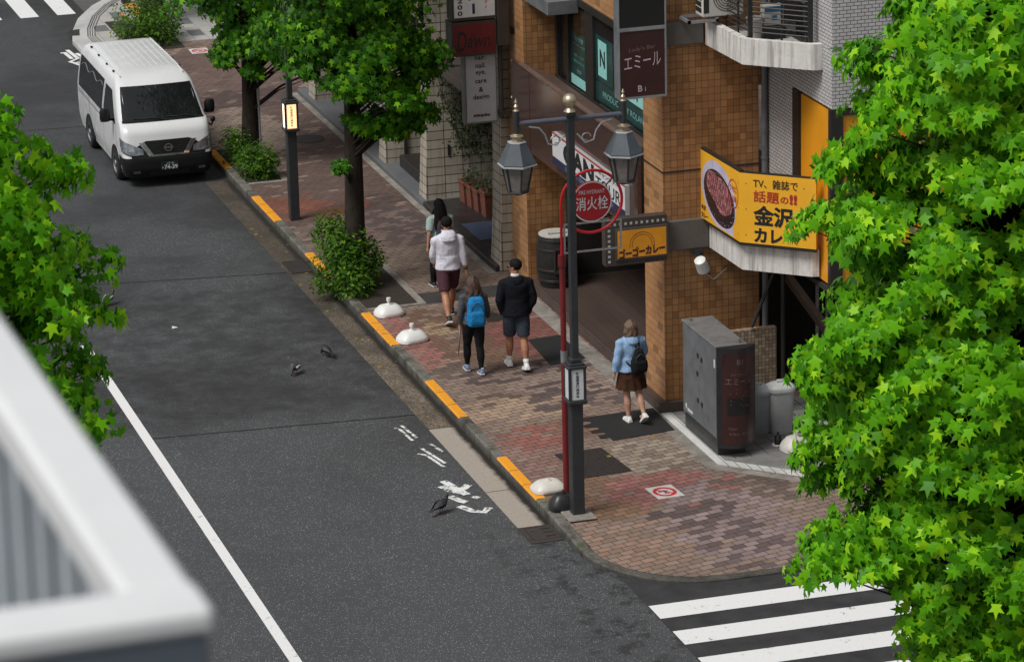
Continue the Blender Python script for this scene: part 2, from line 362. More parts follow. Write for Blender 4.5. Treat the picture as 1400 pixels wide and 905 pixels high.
def gutter_mat():
    t = NT('gutter_concrete'); x, y, z = t.sep(t.obj()); wig = t.math('MULTIPLY', t.math('SUBTRACT', t.noise(scale=4, detail=5), .5), .12)
    grit = t.n('TexVoronoi'); t.put(grit.inputs['Vector'], t.obj()); grit.inputs['Scale'].default_value = 62; gr = t.sep(grit.outputs['Color'])[0]
    old = t.mix(t.ramp(gr, .2, .9), (.06, .05, .038), (.27, .215, .16)); old = t.mix(t.ramp(t.noise(scale=1.2, detail=6), .42, .66, 0, .75), old, (.035, .03, .024))
    new = t.mix(t.ramp(t.noise(scale=25, detail=6, rough=.75), .3, .75), (.27, .235, .195), (.4, .355, .305))
    isnew = t.math('LESS_THAN', y, -1.03); col = t.mix(isnew, t.mix(t.ramp(y, 1.0, 7.5, 0, .65), old, (.04, .034, .028)), new)
    jn = t.math('MAXIMUM', t.math('LESS_THAN', t.math('ABSOLUTE', t.math('ADD', y, 1.04)), .012), t.math('LESS_THAN', t.math('ABSOLUTE', t.math('ADD', y, 4.0)), .01))
    col = t.mix(jn, col, (.03, .025, .02))
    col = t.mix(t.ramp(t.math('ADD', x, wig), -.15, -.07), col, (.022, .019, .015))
    t.bump(gr, .4, .005); return t.fin(col, .85, 0, .3)
def stain_concrete(name, c, streak=.6):
    t = NT(name); o = t.obj(); x, y, z = t.sep(o)
    v = t.comb(t.math('MULTIPLY', x, 16.0), t.math('MULTIPLY', y, 16.0), t.math('MULTIPLY', z, .9))
    s1 = t.ramp(t.noise(v, scale=1.0, detail=5, rough=.6), .47, .72); n = t.noise(scale=9, detail=7, rough=.7)
    col = t.mix(t.ramp(n, .3, .75), tuple(q*.78 for q in c), c); col = t.mix(t.math('MULTIPLY', s1, streak), col, (.14, .115, .09))
    col = t.mix(t.ramp(t.noise(scale=22, detail=6, rough=.8), .6, .72, 0, .75), col, (.09, .07, .05))
    t.bump(n, .25, .006); return t.fin(col, .85, 0, .3)
def glass_mat(name, tint=(.02, .025, .028), rough=.04):
    t = NT(name); return t.fin(t.mix(t.ramp(t.noise(scale=2.0), .3, .7), tint, tuple(q*1.5 for q in tint)), rough, 0, .6)
def paint_mat(name, c, worn, base, scale=9.0):
    """painted marking with real wear: scuffed through to what is below"""
    t = NT(name); n = t.noise(scale=scale, detail=9, rough=.78); n2 = t.noise(scale=1.7, detail=4)
    f = t.ramp(t.math('ADD', t.math('MULTIPLY', n, .75), t.math('MULTIPLY', n2, .25)), worn, worn+.05)
    col = t.mix(t.ramp(t.noise(scale=40), .3, .7), tuple(q*.9 for q in c), c)
    return t.fin(t.mix(f, col, base), .75, 0, .3)
def bark_mat(name, c):
    t = NT(name); o = t.obj(); x, y, z = t.sep(o)
    v = t.comb(t.math('MULTIPLY', x, 22.0), t.math('MULTIPLY', y, 22.0), t.math('MULTIPLY', z, 5.0)); n = t.noise(v, scale=1.0, detail=6, rough=.7)
    t.bump(n, .9, .02); return t.fin(t.mix(t.ramp(n, .3, .7), tuple(q*.35 for q in c), c), .9, 0, .2)
def fabric(name, c, c2=None, scale=14.0, b=.5):
    t = NT(name); n = t.noise(scale=scale, detail=5, rough=.6, dist=.6); f = t.noise(scale=160, detail=2)
    col = t.mix(t.ramp(n, .3, .7), tuple(q*.82 for q in c), c2 or tuple(min(1, q*1.12) for q in c)); col = t.mix(t.math('MULTIPLY', f, .25), col, tuple(q*.6 for q in c))
    t.bump(n, b, .03); return t.fin(col, .9, 0, .2)

MT = dict(
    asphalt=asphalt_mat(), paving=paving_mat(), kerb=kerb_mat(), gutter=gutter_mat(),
    ground=simple('earth', (.09, .085, .08), .9), side_asphalt=simple('side_asphalt', (.036, .036, .038), .8, var=.3, vs=3, bump=.3, bs=90, dirt=.5, ds=2.0, spec=.3),
    white_line=paint_mat('road_paint', (.74, .74, .73), .585, (.05, .05, .05), 7), faded_line=paint_mat('faded_paint', (.72, .73, .71), .50, (.045, .045, .046), 9),
    kerb_yellow=paint_mat('kerb_yellow', (.78, .32, .02), .56, (.26, .17, .08), 16),
    stone_strip=simple('stone_strip', (.24, .22, .19), .85, var=.3, vs=4, dirt=.6, ds=3), plain_grey=simple('pavement_grey', (.2, .195, .185), .85, var=.25, vs=3, dirt=.3),
    white_tile=tile_mat('edging_tile', (.7, .7, .66), (.6, .6, .57), (.14, .13, .12), .13, .13, .012, rough=.5, dirt=.5),
    soil=simple('soil', (.03, .022, .016), .95, var=.4, vs=20, bump=.8, bs=40),
    orange_x=tile_mat('orange_tile_bond', (.50, .262, .115), (.40, .195, .078), (.17, .095, .05), .23, .105, .007, off=.5, dirt=.3, streak=.12, odd=.08, oddc=(.25, .13, .06)),
    orange_y=tile_mat('orange_tile_grid', (.40, .20, .078), (.29, .137, .05), (.085, .052, .034), .098, .105, .007, dirt=.3, streak=.1, odd=.12, oddc=(.24, .11, .04)),  # darker tile copy for the side faces, their shade set in the colour
    white_brick=tile_mat('pale_brick_tile', (.60, .59, .58), (.50, .49, .48), (.07, .067, .063), .108, .052, .009, off=.5, rough=.4, dirt=.2, streak=.1),
    stone=tile_mat('cream_stone', (.46, .41, .33), (.36, .315, .25), (.03, .022, .016), .34, .165, .013, rough=.75, dirt=.45, streak=.45, bump=.6),
    mosaic=tile_mat('mosaic_tile', (.40, .31, .22), (.19, .12, .07), (.05, .04, .03), .055, .055, .006, rough=.4, dirt=.2),
    far_wall=simple('far_render', (.4, .39, .37), .85, var=.15, dirt=.3), step_tile=tile_mat('brown_step_tile', (.085, .058, .047), (.065, .043, .036), (.03, .02, .016), .15, .15, .006, rough=.45, dirt=.3),
    granite=simple('brown_granite', (.062, .032, .025), .16, var=.45, vs=26, spec=.6), granite_ledge=simple('rough_granite', (.13, .078, .058), .6, var=.4, vs=30, dirt=.4, ds=3),
    grey_slab=tile_mat('grey_slab', (.125, .13, .135), (.1, .104, .108), (.05, .05, .05), .6, .6, .006, rough=.6, dirt=.4),
    concrete=stain_concrete('stained_concrete', (.72, .69, .65), .7), beam=stain_concrete('grey_beam', (.13, .115, .105), .4),
    black_metal=simple('black_metal', (.016, .017, .018), .42, var=.2, vs=8, spec=.5), post_metal=simple('charcoal_paint', (.026, .028, .031), .5, var=.2, vs=6, dirt=.2),
    frame_dark=simple('dark_frame', (.022, .02, .018), .45), brown_metal=simple('brown_metal', (.05, .038, .032), .5, var=.2, vs=3, dirt=.3),
    grey_metal=simple('grey_metal', (.17, .18, .19), .5, metal=.3, var=.15, vs=2.5, dirt=.35, ds=4), galv=simple('galvanised', (.33, .34, .35), .45, metal=.6, var=.15, dirt=.3),
    silver=simple('silver', (.55, .55, .56), .3, metal=.9), brass=simple('aged_brass', (.5, .41, .3), .38, metal=.75, var=.25, vs=20),
    lamp_roof=simple('lantern_roof', (.062, .075, .088), .42, var=.15, vs=6, dirt=.15), lamp_edge=simple('lantern_edge', (.36, .37, .38), .5),
    lamp_glass=simple('lantern_glass', (.17, .145, .135), .22, var=.3, vs=7), lamp_box_glass=flat('frosted_panel', (.62, .63, .64), .4),
    lamp_glow=glow('lit_panel', (1.0, .62, .32), 1.15), lamp_glow_side=glow('lit_side_panel', (1.0, .86, .62), 1.3),
    white_plastic=simple('white_plastic', (.72, .72, .69), .4, var=.08, dirt=.18, ds=5), cream_plastic=simple('cream_plastic', (.62, .59, .53), .45, dirt=.2, ds=5),
    black_plastic=simple('black_plastic', (.018, .018, .019), .4), red_paint=simple('red_paint', (.52, .012, .02), .38, var=.15), red_dark=simple('dark_red_paint', (.155, .012, .014), .45, var=.2),
    sign_white=flat('sign_white', (.62, .62, .62), .35), sign_off=flat('sign_offwhite', (.40, .40, .40), .35), sign_red=simple('sign_red', (.40, .012, .02), .35, var=.1), ink=flat('ink_black', (.012, .012, .013)), ink_navy=flat('ink_navy', (.02, .022, .06)),
    ink_red=flat('ink_red', (.38, .02, .015)), ink_bright_red=flat('ink_bright_red', (.55, .03, .04)), dull_red=simple('dull_red_panel', (.13, .014, .014), .4, var=.35, vs=2), lilac=flat('lilac_letter', (.46, .36, .40)), dim_lilac=flat('dim_letter', (.16, .11, .11)),
    sign_yellow=simple('sign_yellow', (.80, .40, .022), .42, var=.05, vs=2), panel_yellow=simple('panel_yellow', (.74, .30, .012), .4, var=.08, vs=1.5), gogo_yellow=simple('curry_yellow', (.66, .27, .012), .4, var=.12, vs=3), maroon=simple('maroon_panel', (.04, .013, .012), .35, var=.15), dark_panel=simple('blank_dark_panel', (.008, .008, .008), .4),
    plum=flat('plum_ink', (.06, .012, .02)), plate_lilac=simple('bowl_glaze', (.50, .47, .60), .3, var=.1), sauce=simple('dark_sauce', (.03, .014, .014), .3, var=.6, vs=30), cutlet=simple('cutlet', (.30, .115, .12), .5, var=.85, vs=16), cutlet_dark=simple('cutlet_crust', (.09, .025, .025), .5, var=.5, vs=30),
    teal=simple('teal_film', (.045, .155, .15), .25, var=.2), teal_pale=flat('pale_teal', (.27, .58, .55)), teal_dark=simple('dark_teal_film', (.012, .055, .052), .15, var=.2), teal_ink=flat('teal_letter', (.18, .42, .40)),
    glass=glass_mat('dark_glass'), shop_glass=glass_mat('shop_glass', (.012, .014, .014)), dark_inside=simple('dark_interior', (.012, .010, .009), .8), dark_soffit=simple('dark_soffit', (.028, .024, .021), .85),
    terracotta=simple('terracotta', (.16, .05, .03), .8, var=.25, vs=6, dirt=.3), barrel=simple('barrel_wood', (.011, .009, .008), .8, var=.35, vs=10), barrel_top=simple('barrel_top', (.5, .48, .44), .5),
    manhole=simple('iron_cover', (.022, .019, .018), .6, var=.3, vs=30, bump=.9, bs=50), rubber_mat=simple('rubber_mat', (.011, .011, .011), .85, var=.3, vs=30, bump=.5, bs=90), grate=simple('drain_iron', (.045, .036, .032), .6, var=.3, vs=20),
    ac_white=simple('aged_white', (.55, .52, .47), .5, dirt=.3), bin_grey=simple('bin_grey', (.27, .28, .285), .5, dirt=.15), bin_light=simple('bin_light', (.5, .51, .5), .5, dirt=.15), blue_mat=simple('blue_mat', (.035, .045, .085), .9, var=.25, vs=10),
    van_white=simple('van_white', (.66, .665, .665), .22, var=.03, vs=1.5, spec=.6), van_black=simple('van_black', (.010, .010, .011), .5, spec=.25), van_glass=glass_mat('van_glass', (.008, .009, .010), .03), tyre=simple('tyre', (.012, .012, .012), .8), rim=simple('steel_rim', (.3, .3, .31), .35, metal=.7),
    chrome=simple('chrome', (.6, .6, .62), .16, metal=.95), headlamp=simple('headlamp', (.26, .28, .30), .08, metal=.6, var=.45, vs=14), plate_green=flat('plate_green', (.008, .022, .016), .4), seam=flat('panel_gap', (.05, .05, .052), .6), amber=simple('amber_lens', (.5, .14, .02), .2),
    leaf_near=leaf_mat('maple_leaf', (.05, .205, .004), (.14, .42, .006), (.36, .67, .014)), leaf_far=leaf_mat('maple_leaf_far', (.020, .085, .005), (.045, .165, .006), (.19, .44, .015), .3),  # far leaves are a darker copy, building shade mixed into their colour
    leaf_bush=leaf_mat('azalea_leaf', (.03, .095, .006), (.06, .155, .008), (.17, .29, .02), .35), leaf_vine=leaf_mat('vine_leaf', (.03, .055, .022), (.045, .075, .03), (.07, .10, .04), .3),
    bark=bark_mat('bark', (.045, .036, .028)), twig=simple('twig', (.06, .05, .03), .8),
    skin=simple('skin', (.42, .225, .15), .55, var=.06, vs=8), skin_tan=simple('skin_tan', (.36, .165, .09), .55, var=.06, vs=8), hair_black=simple('hair_black', (.010, .009, .008), .8, var=.5, vs=40, bump=.9, bs=60, spec=.15), hair_brown=simple('hair_brown', (.055, .028, .017), .7, var=.5, vs=30, bump=.6, bs=70), hair_ash=simple('hair_ash', (.115, .07, .045), .7, var=.45, vs=30, bump=.6, bs=70),
    mint=fabric('mint_cotton', (.42, .53, .50)), plum_pack=fabric('plum_nylon', (.06, .045, .06)), black_cloth=fabric('black_cloth', (.010, .010, .011)), white_cloth=fabric('white_jersey', (.66, .65, .72)), plum_shorts=fabric('plum_shorts', (.075, .032, .042)),
    blue_nylon=fabric('blue_nylon', (.012, .17, .42), (.02, .25, .56)), blue_dark=fabric('dark_blue_nylon', (.01, .06, .13)), grey_cloth=fabric('grey_marl', (.075, .078, .085)), navy_cloth=fabric('navy_black', (.008, .009, .013)), slate_shorts=fabric('slate_shorts', (.04, .05, .068)),
    denim=fabric('pale_denim', (.26, .40, .60)), skirt=fabric('brown_skirt', (.032, .014, .008), (.075, .032, .014), 7.0, .8), white_sock=fabric('white_sock', (.72, .72, .72)), white_shoe=simple('white_shoe', (.68, .67, .65), .6, dirt=.15, ds=9), black_shoe=simple('black_shoe', (.015, .015, .015), .6), navy_shoe=simple('navy_shoe', (.12, .16, .27), .6, var=.6, vs=30),
    feather_dark=simple('feather_slate', (.018, .018, .022), .6, var=.3, vs=30), feather_grey=simple('feather_grey', (.045, .045, .05), .6, var=.5, vs=25), feather_pale=simple('feather_pale', (.42, .42, .43), .6, var=.3, vs=25), beak=flat('beak', (.03, .025, .02)), leg_pink=flat('bird_leg', (.2, .06, .05)),
    rail_white=simple('rail_paint', (.68, .69, .69), .4, var=.05, vs=3), rail_grey=simple('rail_shade_grey', (.30, .32, .345), .45, var=.06, vs=3), bar_grey=simple('baluster_grey', (.46, .50, .54), .5), panel_grey=simple('panel_blue_grey', (.10, .125, .148), .5),
)
# ================================================================ SETTING
def S(mb, name, mats, smooth=False): return tag(mb.build(name, mats, None, smooth), kind='structure')
S(MB().quad((-300, -200, -.03), (300, -200, -.03), (300, 500, -.03), (-300, 500, -.03)), 'ground', MT['ground'])
# main road, side street
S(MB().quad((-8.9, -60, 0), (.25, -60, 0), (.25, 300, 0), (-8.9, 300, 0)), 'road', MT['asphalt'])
S(MB().add([(.25, -15.2, .001), (40, -15.2, .001), (40, -7.0, .001), (.25, -7.0, .001)], [(0, 1, 2, 3)]), 'side_street', MT['side_asphalt'])
# kerb line of the near pavement: straight, then a quarter round into the side street
ARC = []
CX, CY, RR = 1.58, -6.86, 1.58
for i in range(13):
    a = PI+PI/2*i/12; ARC.append((CX+RR*math.cos(a), CY+RR*math.sin(a)))
KL = [(0.0, 24.9), (0.0, 20.0), (0, 15), (0, 10), (0, 5), (0, 0), (0, -3), (0, -5.6)]+ARC+[(2.4, CY-RR), (4.0, CY-RR), (8.0, CY-RR), (40, CY-RR)]
def kz(x, y): return .15-.11*max(0, min(1, (-5.9-y)/2.3))
def offset_line(pts, d):
    out = []
    for i, p in enumerate(pts):
        a = Vector(pts[max(0, i-1)]); b = Vector(pts[min(len(pts)-1, i+1)]); t = (b-a).normalized(); n = Vector((-t.y, t.x)); out.append((p[0]+n.x*d, p[1]+n.y*d))
    return out
KI = offset_line(KL, .14)
kb = MB(); rings = []
for (x, y), (xi, yi) in zip(KL, KI):
    z = kz(x, y); e = .018
    rings.append([(x, y, -.02), (x, y, z-e), (x+(xi-x)*.13, y+(yi-y)*.13, z), (xi, yi, z), (xi, yi, -.02)])
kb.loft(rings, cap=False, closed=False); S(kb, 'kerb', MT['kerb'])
yk = MB(); e = .004
for y1, y0 in ((16.1, 14.6), (12.44, 10.63), (8.43, 6.75), (4.64, 2.74), (.81, -1.09), (-3.01, -4.92)):
    n = 3
    for i in range(n):
        a, b = y1+(y0-y1)*i/n-.008, y1+(y0-y1)*(i+1)/n+.008
        yk.loft([[(-.004, yy, .128), (.012, yy, .15+e), (.138, yy, .15+e)] for yy in (a, b)], cap=False, closed=False)
S(yk, 'kerb_paint', MT['kerb_yellow'])
# pavement sheet (slopes down towards the crossing)
pv = MB(); ys = [25.6, 20, 15, 10, 5, 0, -3, -5.6]+[p[1] for p in ARC[1:]]
def left_edge(y):
    if y >= CY: return .14
    return CX-math.sqrt(max(0, (RR-.14)**2-(CY-y)**2)) if CY-y < RR-.14 else CX
rows = []
for y in ys:
    y = max(y, CY-RR+.14); xl = left_edge(y)
    rows.append([(xl+(3.3-xl)*k/6, y, kz(0, y)-.001) for k in range(7)]+[(9.0, y, kz(0, y)-.001), (40.0, y, kz(0, y)-.001)])
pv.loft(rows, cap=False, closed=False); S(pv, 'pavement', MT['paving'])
# concrete gutter strip
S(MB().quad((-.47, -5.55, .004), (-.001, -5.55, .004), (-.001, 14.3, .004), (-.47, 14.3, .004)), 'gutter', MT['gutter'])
# far plaza beyond the joint: pale setts with dark ones, white kerb band and grooves
ct = NT('plaza_tile'); px_, py_, _ = ct.sep(ct.obj()); cell, jm = ct.tiles(py_, px_, .62, .31, .01, .5)
cc = ct.mix(ct.math('GREATER_THAN', ct.white(cell), .77), (.40, .385, .36), (.13, .13, .135)); cc = ct.mix(ct.ramp(ct.noise(scale=2), .4, .7, 0, .3), cc, (.25, .24, .22)); ct.fin(ct.mix(jm, cc, (.2, .19, .18)), .8)
BO = [(-.25, 22.3), (-.42, 23.48), (-.55, 24.62), (-.60, 25.61), (-.61, 26.92), (-.45, 27.8), (-.1, 29.03), (.43, 30.22), (1.0, 31.1), (2.0, 31.8), (4, 32.2), (40, 32.3)]
BI = offset_line(BO, -.47)
plz = MB().prism([(.14, 25.605)]+[p for p in BI[3:]]+[(40, 25.605)], .05, .151); S(plz, 'plaza_pavement', ct.m)
bd = MB(); bd.loft([[(a[0], a[1], -.02), (a[0], a[1], .09), (a[0]+.03*(b[0]-a[0]), a[1]+.03*(b[1]-a[1]), .11), (b[0], b[1], .153), (b[0], b[1], -.02)] for a, b in zip(BO, BI)], cap=False, closed=False)
S(bd, 'corner_kerb', simple('pale_concrete', (.43, .425, .41), .85, var=.12, vs=2, dirt=.15))
gl = MB()
for d in (.34, .39, .44, .50):
    A_ = offset_line(BO[:9], .008-d); B_ = offset_line(BO[:9], -.008-d)
    gl.loft([[(a[0], a[1], .158), (b[0], b[1], .158)] for a, b in zip(A_, B_)], cap=False, closed=False)
S(gl, 'kerb_grooves', MT['frame_dark'])
tp = MB()
for x, y, sx, sy in ((.86, 28.75, .12, .28), (1.28, 28.9, .32, .75), (1.28, 29.75, .32, .7)): tp.box(x-sx/2, x+sx/2, y-sy/2, y+sy/2, .15, .158)
S(tp, 'tactile_paving', simple('tactile_yellow', (.62, .29, .05), .7))
# road markings
wl = MB(); wl.quad((-4.59, -60, .005), (-4.44, -60, .005), (-4.44, 5.0, .005), (-4.59, 5.0, .005)); S(wl, 'centre_line', MT['white_line'])
zc = MB()
for i in range(7):
    y = -8.94-.9386*i
    if y > -15: zc.quad((.262, y-.475, .006), (4.6, y-.475, .006), (4.6, y, .006), (.262, y, .006))
S(zc, 'zebra_crossing', MT['white_line'])
zf = MB()
for i in range(10):
    x = -.38-.84*i; zf.quad((x, 30.0, .006), (x+.42, 30.0, .006), (x+.42, 34.2, .006), (x, 34.2, .006))
S(zf, 'far_zebra_crossing', MT['white_line'])
def strokes(segs, width, z=.005):
    b = MB()
    for pts in segs:
        P = [Vector((p[0], p[1])) for p in pts]; L = []; Rr = []
        for i in range(len(P)):
            t = (P[min(i+1, len(P)-1)]-P[max(i-1, 0)]).normalized(); n = Vector((-t.y, t.x))*width/2; L.append(P[i]+n); Rr.append(P[i]-n)
        z += .0006; b.loft([[(a.x, a.y, z), (c.x, c.y, z)] for a, c in zip(L, Rr)], cap=False, closed=False)
    return b
S(strokes([[(-.93, -.80), (-.87, -.82)], [(-.87, -.86), (-.83, -1.45)], [(-.80, -.72), (-.74, -1.35)], [(-.92, -2.05), (-.82, -2.15), (-.72, -2.75)], [(-.80, -1.85), (-.66, -2.6)], [(-.63, -1.7), (-.55, -2.1)]], .05), 'worn_lettering', paint_mat('thin_paint', (.72, .73, .71), .5, (.045, .045, .046), 12))
S(strokes([[(-.99, -3.52), (-.90, -3.78), (-.78, -3.90)], [(-.90, -3.32), (-.80, -3.75), (-.74, -4.0)], [(-.80, -3.8), (-.70, -3.72), (-.60, -3.60)], [(-.99, -3.98), (-.90, -4.22), (-.84, -4.30)], [(-.70, -4.18), (-.62, -4.12)], [(-.98, -4.42), (-.86, -4.68), (-.72, -4.78), (-.60, -4.62)]], .12), 'worn_lettering', MT['faded_line'])
S(strokes([[(-1.02, 26.15), (-.9, 26.15)], [(-.93, 26.2), (-.89, 25.5)], [(-.83, 26.4), (-.76, 25.5), (-.98, 25.25), (-.80, 24.75), (-.6, 24.6)], [(-.7, 26.0), (-.62, 25.45)], [(-.86, 25.15), (-.62, 24.9)], [(-.7, 25.3), (-.5, 24.4)]], .09), 'road_lettering', MT['white_line'])
# strip of stone at the foot of the buildings, and the arcade apron
st = MB(); st.box(2.66, 2.93, -2.3, 5.6, .10, .154); st.box(2.60, 2.72, 6.0, 20.0, .10, .160)
st.prism([(2.66, -2.3), (2.86, -2.3), (2.86, -4.47), (4.25, -5.9), (4.25, -6.07), (2.68, -4.55)], .10, .154); S(st, 'stone_edging', MT['stone_strip'])
S(MB().prism([(2.865, -1.98), (3.02, -1.98), (3.02, -4.33), (4.35, -5.62), (4.26, -5.78), (2.865, -4.45)], .10, .158), 'tile_edging', MT['white_tile'])
S(MB().prism([(3.02, -1.98), (9, -1.98), (9, -5.62), (4.35, -5.62), (3.02, -4.33)], .1, .153), 'service_yard', tile_mat('yard_tile', (.15, .145, .135), (.11, .108, .1), (.04, .038, .035), .2, .2, .01, dirt=.5) if 0 else MT['plain_grey'])
yg = MB()
for k in range(12): yg.box(3.03, 6.0, -2.3-.25*k-.005, -2.3-.25*k+.005, .15, .1545) if k < 8 else None
for k in range(9): yg.box(3.2+.25*k-.005, 3.2+.25*k+.005, -4.3, -2.0, .15, .1555)
S(yg, 'yard_joints', MT['frame_dark'])
# planting pits in the pavement with stone rims
pits = MB(); rim = MB()
for x0, x1, y0, y1 in ((.15, 1.02, 4.80, 7.6), (.15, .80, 13.35, 16.0), (.35, 1.5, 25.0, 28.2)):
    pits.box(x0, x1, y0, y1, .1, .156)
    if y0 < 20:
        rim.box(x0, x1+.12, y0-.1, y0, .1, .166); rim.box(x1, x1+.12, y0, y1, .1, .166); rim.box(x0, x1+.12, y1, y1+.1, .1, .166)
S(pits, 'planting_soil', MT['soil']); S(rim, 'pit_rim', MT['stone_strip'])
S(MB().box(1.15, 2.66, 4.72, 5.35, .1, .1535), 'asphalt_repair', simple('dark_repair', (.035, .031, .03), .85, var=.3))
# opposite side and the next corner
S(MB().box(-14, -8.9, -46.0, 300, -.02, .15), 'opposite_pavement', MT['plain_grey'])
S(MB().prism([(0, -40), (0, -16.8), (.5, -15.7), (1.6, -15.2), (40, -15.2), (40, -40)], -.02, .149), 'corner_pavement', MT['plain_grey'])

# ---------------------------------------------------------------- ground fittings
def cover(name, label, x, y, r, z, m, grp=None):
    t = thing(name, label, 'manhole cover', (x, y, z), grp)
    MB().lathe([(r*.93, 0.0), (r*.93, .006), (0.01, .006)], (x, y, z), 32).build('lid', m, t)
    b = MB(); 
    rings = [[(x+rr*math.cos(2*PI*j/32), y+rr*math.sin(2*PI*j/32), z+h) for j in range(32)] for rr, h in ((r*.95, 0), (r*.95, .007), (r, .007), (r, 0))]
    b.loft(rings, cap=False).build('ring', MT['grate'], t)
cover('manhole_cover', 'round dark iron cover in the pavement beside the lit lamp post', 2.0, 16.2, .33, .151, MT['manhole'])
cover('manhole_cover', 'round black cover partly hidden by the woman with the blue backpack', 1.86, 3.62, .26, .151, MT['manhole'])
cover('manhole_cover', 'large round iron cover set across the pale curved kerb by the far crossing', -.28, 27.5, .33, .118, MT['manhole'])
def flatsheet(name, label, cat, pts, z, m, t=.008): return tag(MB().prism(pts, z, z+t).build(name, m), label, cat)
flatsheet('floor_mat', 'black mat with a toothed left edge under the woman in the denim jacket', 'mat', [(1.74, -1.78), (2.84, -1.72), (2.80, -2.80), (1.80, -2.92), (1.80, -2.78), (1.66, -2.78), (1.66, -2.66), (1.80, -2.62), (1.80, -2.52), (1.62, -2.50), (1.62, -2.40), (1.78, -2.36), (1.78, -2.26), (1.60, -2.22), (1.60, -2.12), (1.76, -2.06), (1.76, -1.96), (1.58, -1.92), (1.58, -1.84)], .152, MT['rubber_mat'])
flatsheet('floor_mat', 'plain black mat on the pavement right of the man in the dark jacket', 'mat', [(2.10, 2.22), (2.66, 2.28), (2.66, 1.0), (2.04, .84)], .152, MT['rubber_mat'])
def grating(name, label, x0, x1, y0, y1, z, rot=0.0, nx=9, ny=11):
    t = thing(name, label, 'drain grate', ((x0+x1)/2, (y0+y1)/2, z), rz=rot); hx, hy = (x1-x0)/2, (y1-y0)/2
    MB().box(-hx, hx, -hy, hy, 0, .004).build('pan', MT['dark_inside'], t, local=True)
    b = MB()
    for i in range(nx+1):
        x = -hx+2*hx*i/nx; b.box(x-.008, x+.008, -hy, hy, .004, .010)
    for j in range(ny+1):
        y = -hy+2*hy*j/ny; b.box(-hx, hx, y-.006, y+.006, .004, .0115)
    b.build('grid', MT['grate'], t, local=True); return t
grating('drain_grate', 'square iron grating in the brick pavement beside the twin-lantern lamp post', .86, 1.58, -4.3, -3.2, .151, math.radians(5), 16, 22)
t = thing('gutter_drain', 'slotted iron drain cover in the gutter at the end of the pale concrete strip', 'drain grate', (-.25, -5.85, .006))
MB().box(-.48, -.01, -6.22, -5.57, .0, .012).build('surround', MT['grate'], t)
b = MB(); [b.box(-.36+.0, -.30, -5.8, -5.76, .012, .013) for _ in (0,)]
for i in range(3): b.box(-.20, -.06, -5.74-.14*i, -5.70-.14*i, .012, .0145)
b.box(-.40, -.03, -5.63, -5.62, .012, .014).box(-.40, -.03, -6.12, -6.11, .012, .014).box(-.41, -.40, -6.12, -5.62, .012, .014); b.build('slots', MT['dark_inside'], t)
grating('gutter_drain', 'dark slotted drain in the gutter beside the bushy planting pit', -.40, -.06, 7.75, 8.5, .006, 0, 9, 2)
MB  # no-smoking tiles
def no_smoking(x, y, rot, label):
    t = thing('pavement_sign', label, 'pavement sign', (x, y, .1525), rz=rot); h = .2
    MB().box(-h, h, -.25, .25, 0, .003).build('tile', simple('sign_tile', (.58, .56, .52), .6, dirt=.3, ds=9), t, local=True)
    P = Plane((0, 0, .003), (1, 0, 0), (0, 1, 0)); b = MB(); P.ring(b, 0, 0, .115, .165, .0012, sy=1.15); P.text(b, '×', .0, .0, h=.001, d=.0012) if 0 else None
    a = .8; b.add([P.at(-.10, .10, .0016), P.at(-.08, .125, .0016), P.at(.115, -.11, .0016), P.at(.09, -.135, .0016)], [(3, 2, 1, 0)]); b.build('ban_ring', MT['ink_bright_red'], t, local=True)
    b = MB(); P.rect(b, -.09, .06, .01, .04, .0008, .0011); P.rect(b, -.01, .02, -.05, .06, .0008, .0011); P.text(b, '禁煙', .0, -.075, h=.035, d=.0011); b.build('cigarette', MT['ink'], t, local=True)
no_smoking(1.775, -5.27, math.radians(4), 'white square no-smoking tile with red ring on the brick near the crossing')
no_smoking(1.70, 24.55, math.radians(-2), 'small pinkish no-smoking tile at the edge of the far grey and white setts')
# ================================================================ BUILDINGS
def wbox(mb, x0, x1, y0, y1, z0, z1, mx=0, my=1, top=None):
    """a wall block whose x faces and y faces take their own material slot"""
    mb.mat(mx).quad((x0, y1, z0), (x0, y0, z0), (x0, y0, z1), (x0, y1, z1)).quad((x1, y0, z0), (x1, y1, z0), (x1, y1, z1), (x1, y0, z1))
    mb.mat(my).quad((x0, y0, z0), (x1, y0, z0), (x1, y0, z1), (x0, y0, z1)).quad((x1, y1, z0), (x0, y1, z0), (x0, y1, z1), (x1, y1, z1))
    mb.mat(my if top is None else top).quad((x0, y0, z1), (x1, y0, z1), (x1, y1, z1), (x0, y1, z1)).quad((x0, y1, z0), (x1, y1, z0), (x1, y0, z0), (x0, y0, z0)); return mb
OT = [MT['orange_x'], MT['orange_y']]
# ---- orange tiled building with the open arcade
ob = thing('tiled_building', 'orange tiled building with an open arcade and teal shop windows above it', 'building', (3.0, 1.5, 0))
w = MB(); wbox(w, 2.97, 4.47, -1.9, -1.05, .15, 13); w.build('corner_pillar', OT, ob)
w = MB(); wbox(w, 2.95, 3.62, 4.88, 5.32, .15, 13); wbox(w, 3.05, 4.4, 5.321, 6.08, .15, 13); w.build('end_pillar', OT, ob)
w = MB(); wbox(w, 3.5, 4.3, -1.05, 4.88, 5.285, 13); wbox(w, 4.47, 12, -1.9, -1.2, 5.0, 13); w.build('upper_wall', OT, ob)
w = MB()
for z in (3.82, 2.0+6.6): w.box(2.962, 2.975, -1.905, -1.05, z-.012, z+.012).box(2.962, 4.47, -1.908, -1.895, z-.012, z+.012)
w.box(2.942, 2.96, 4.88, 5.32, 3.48, 3.505); w.build('movement_joint', MT['frame_dark'], ob)
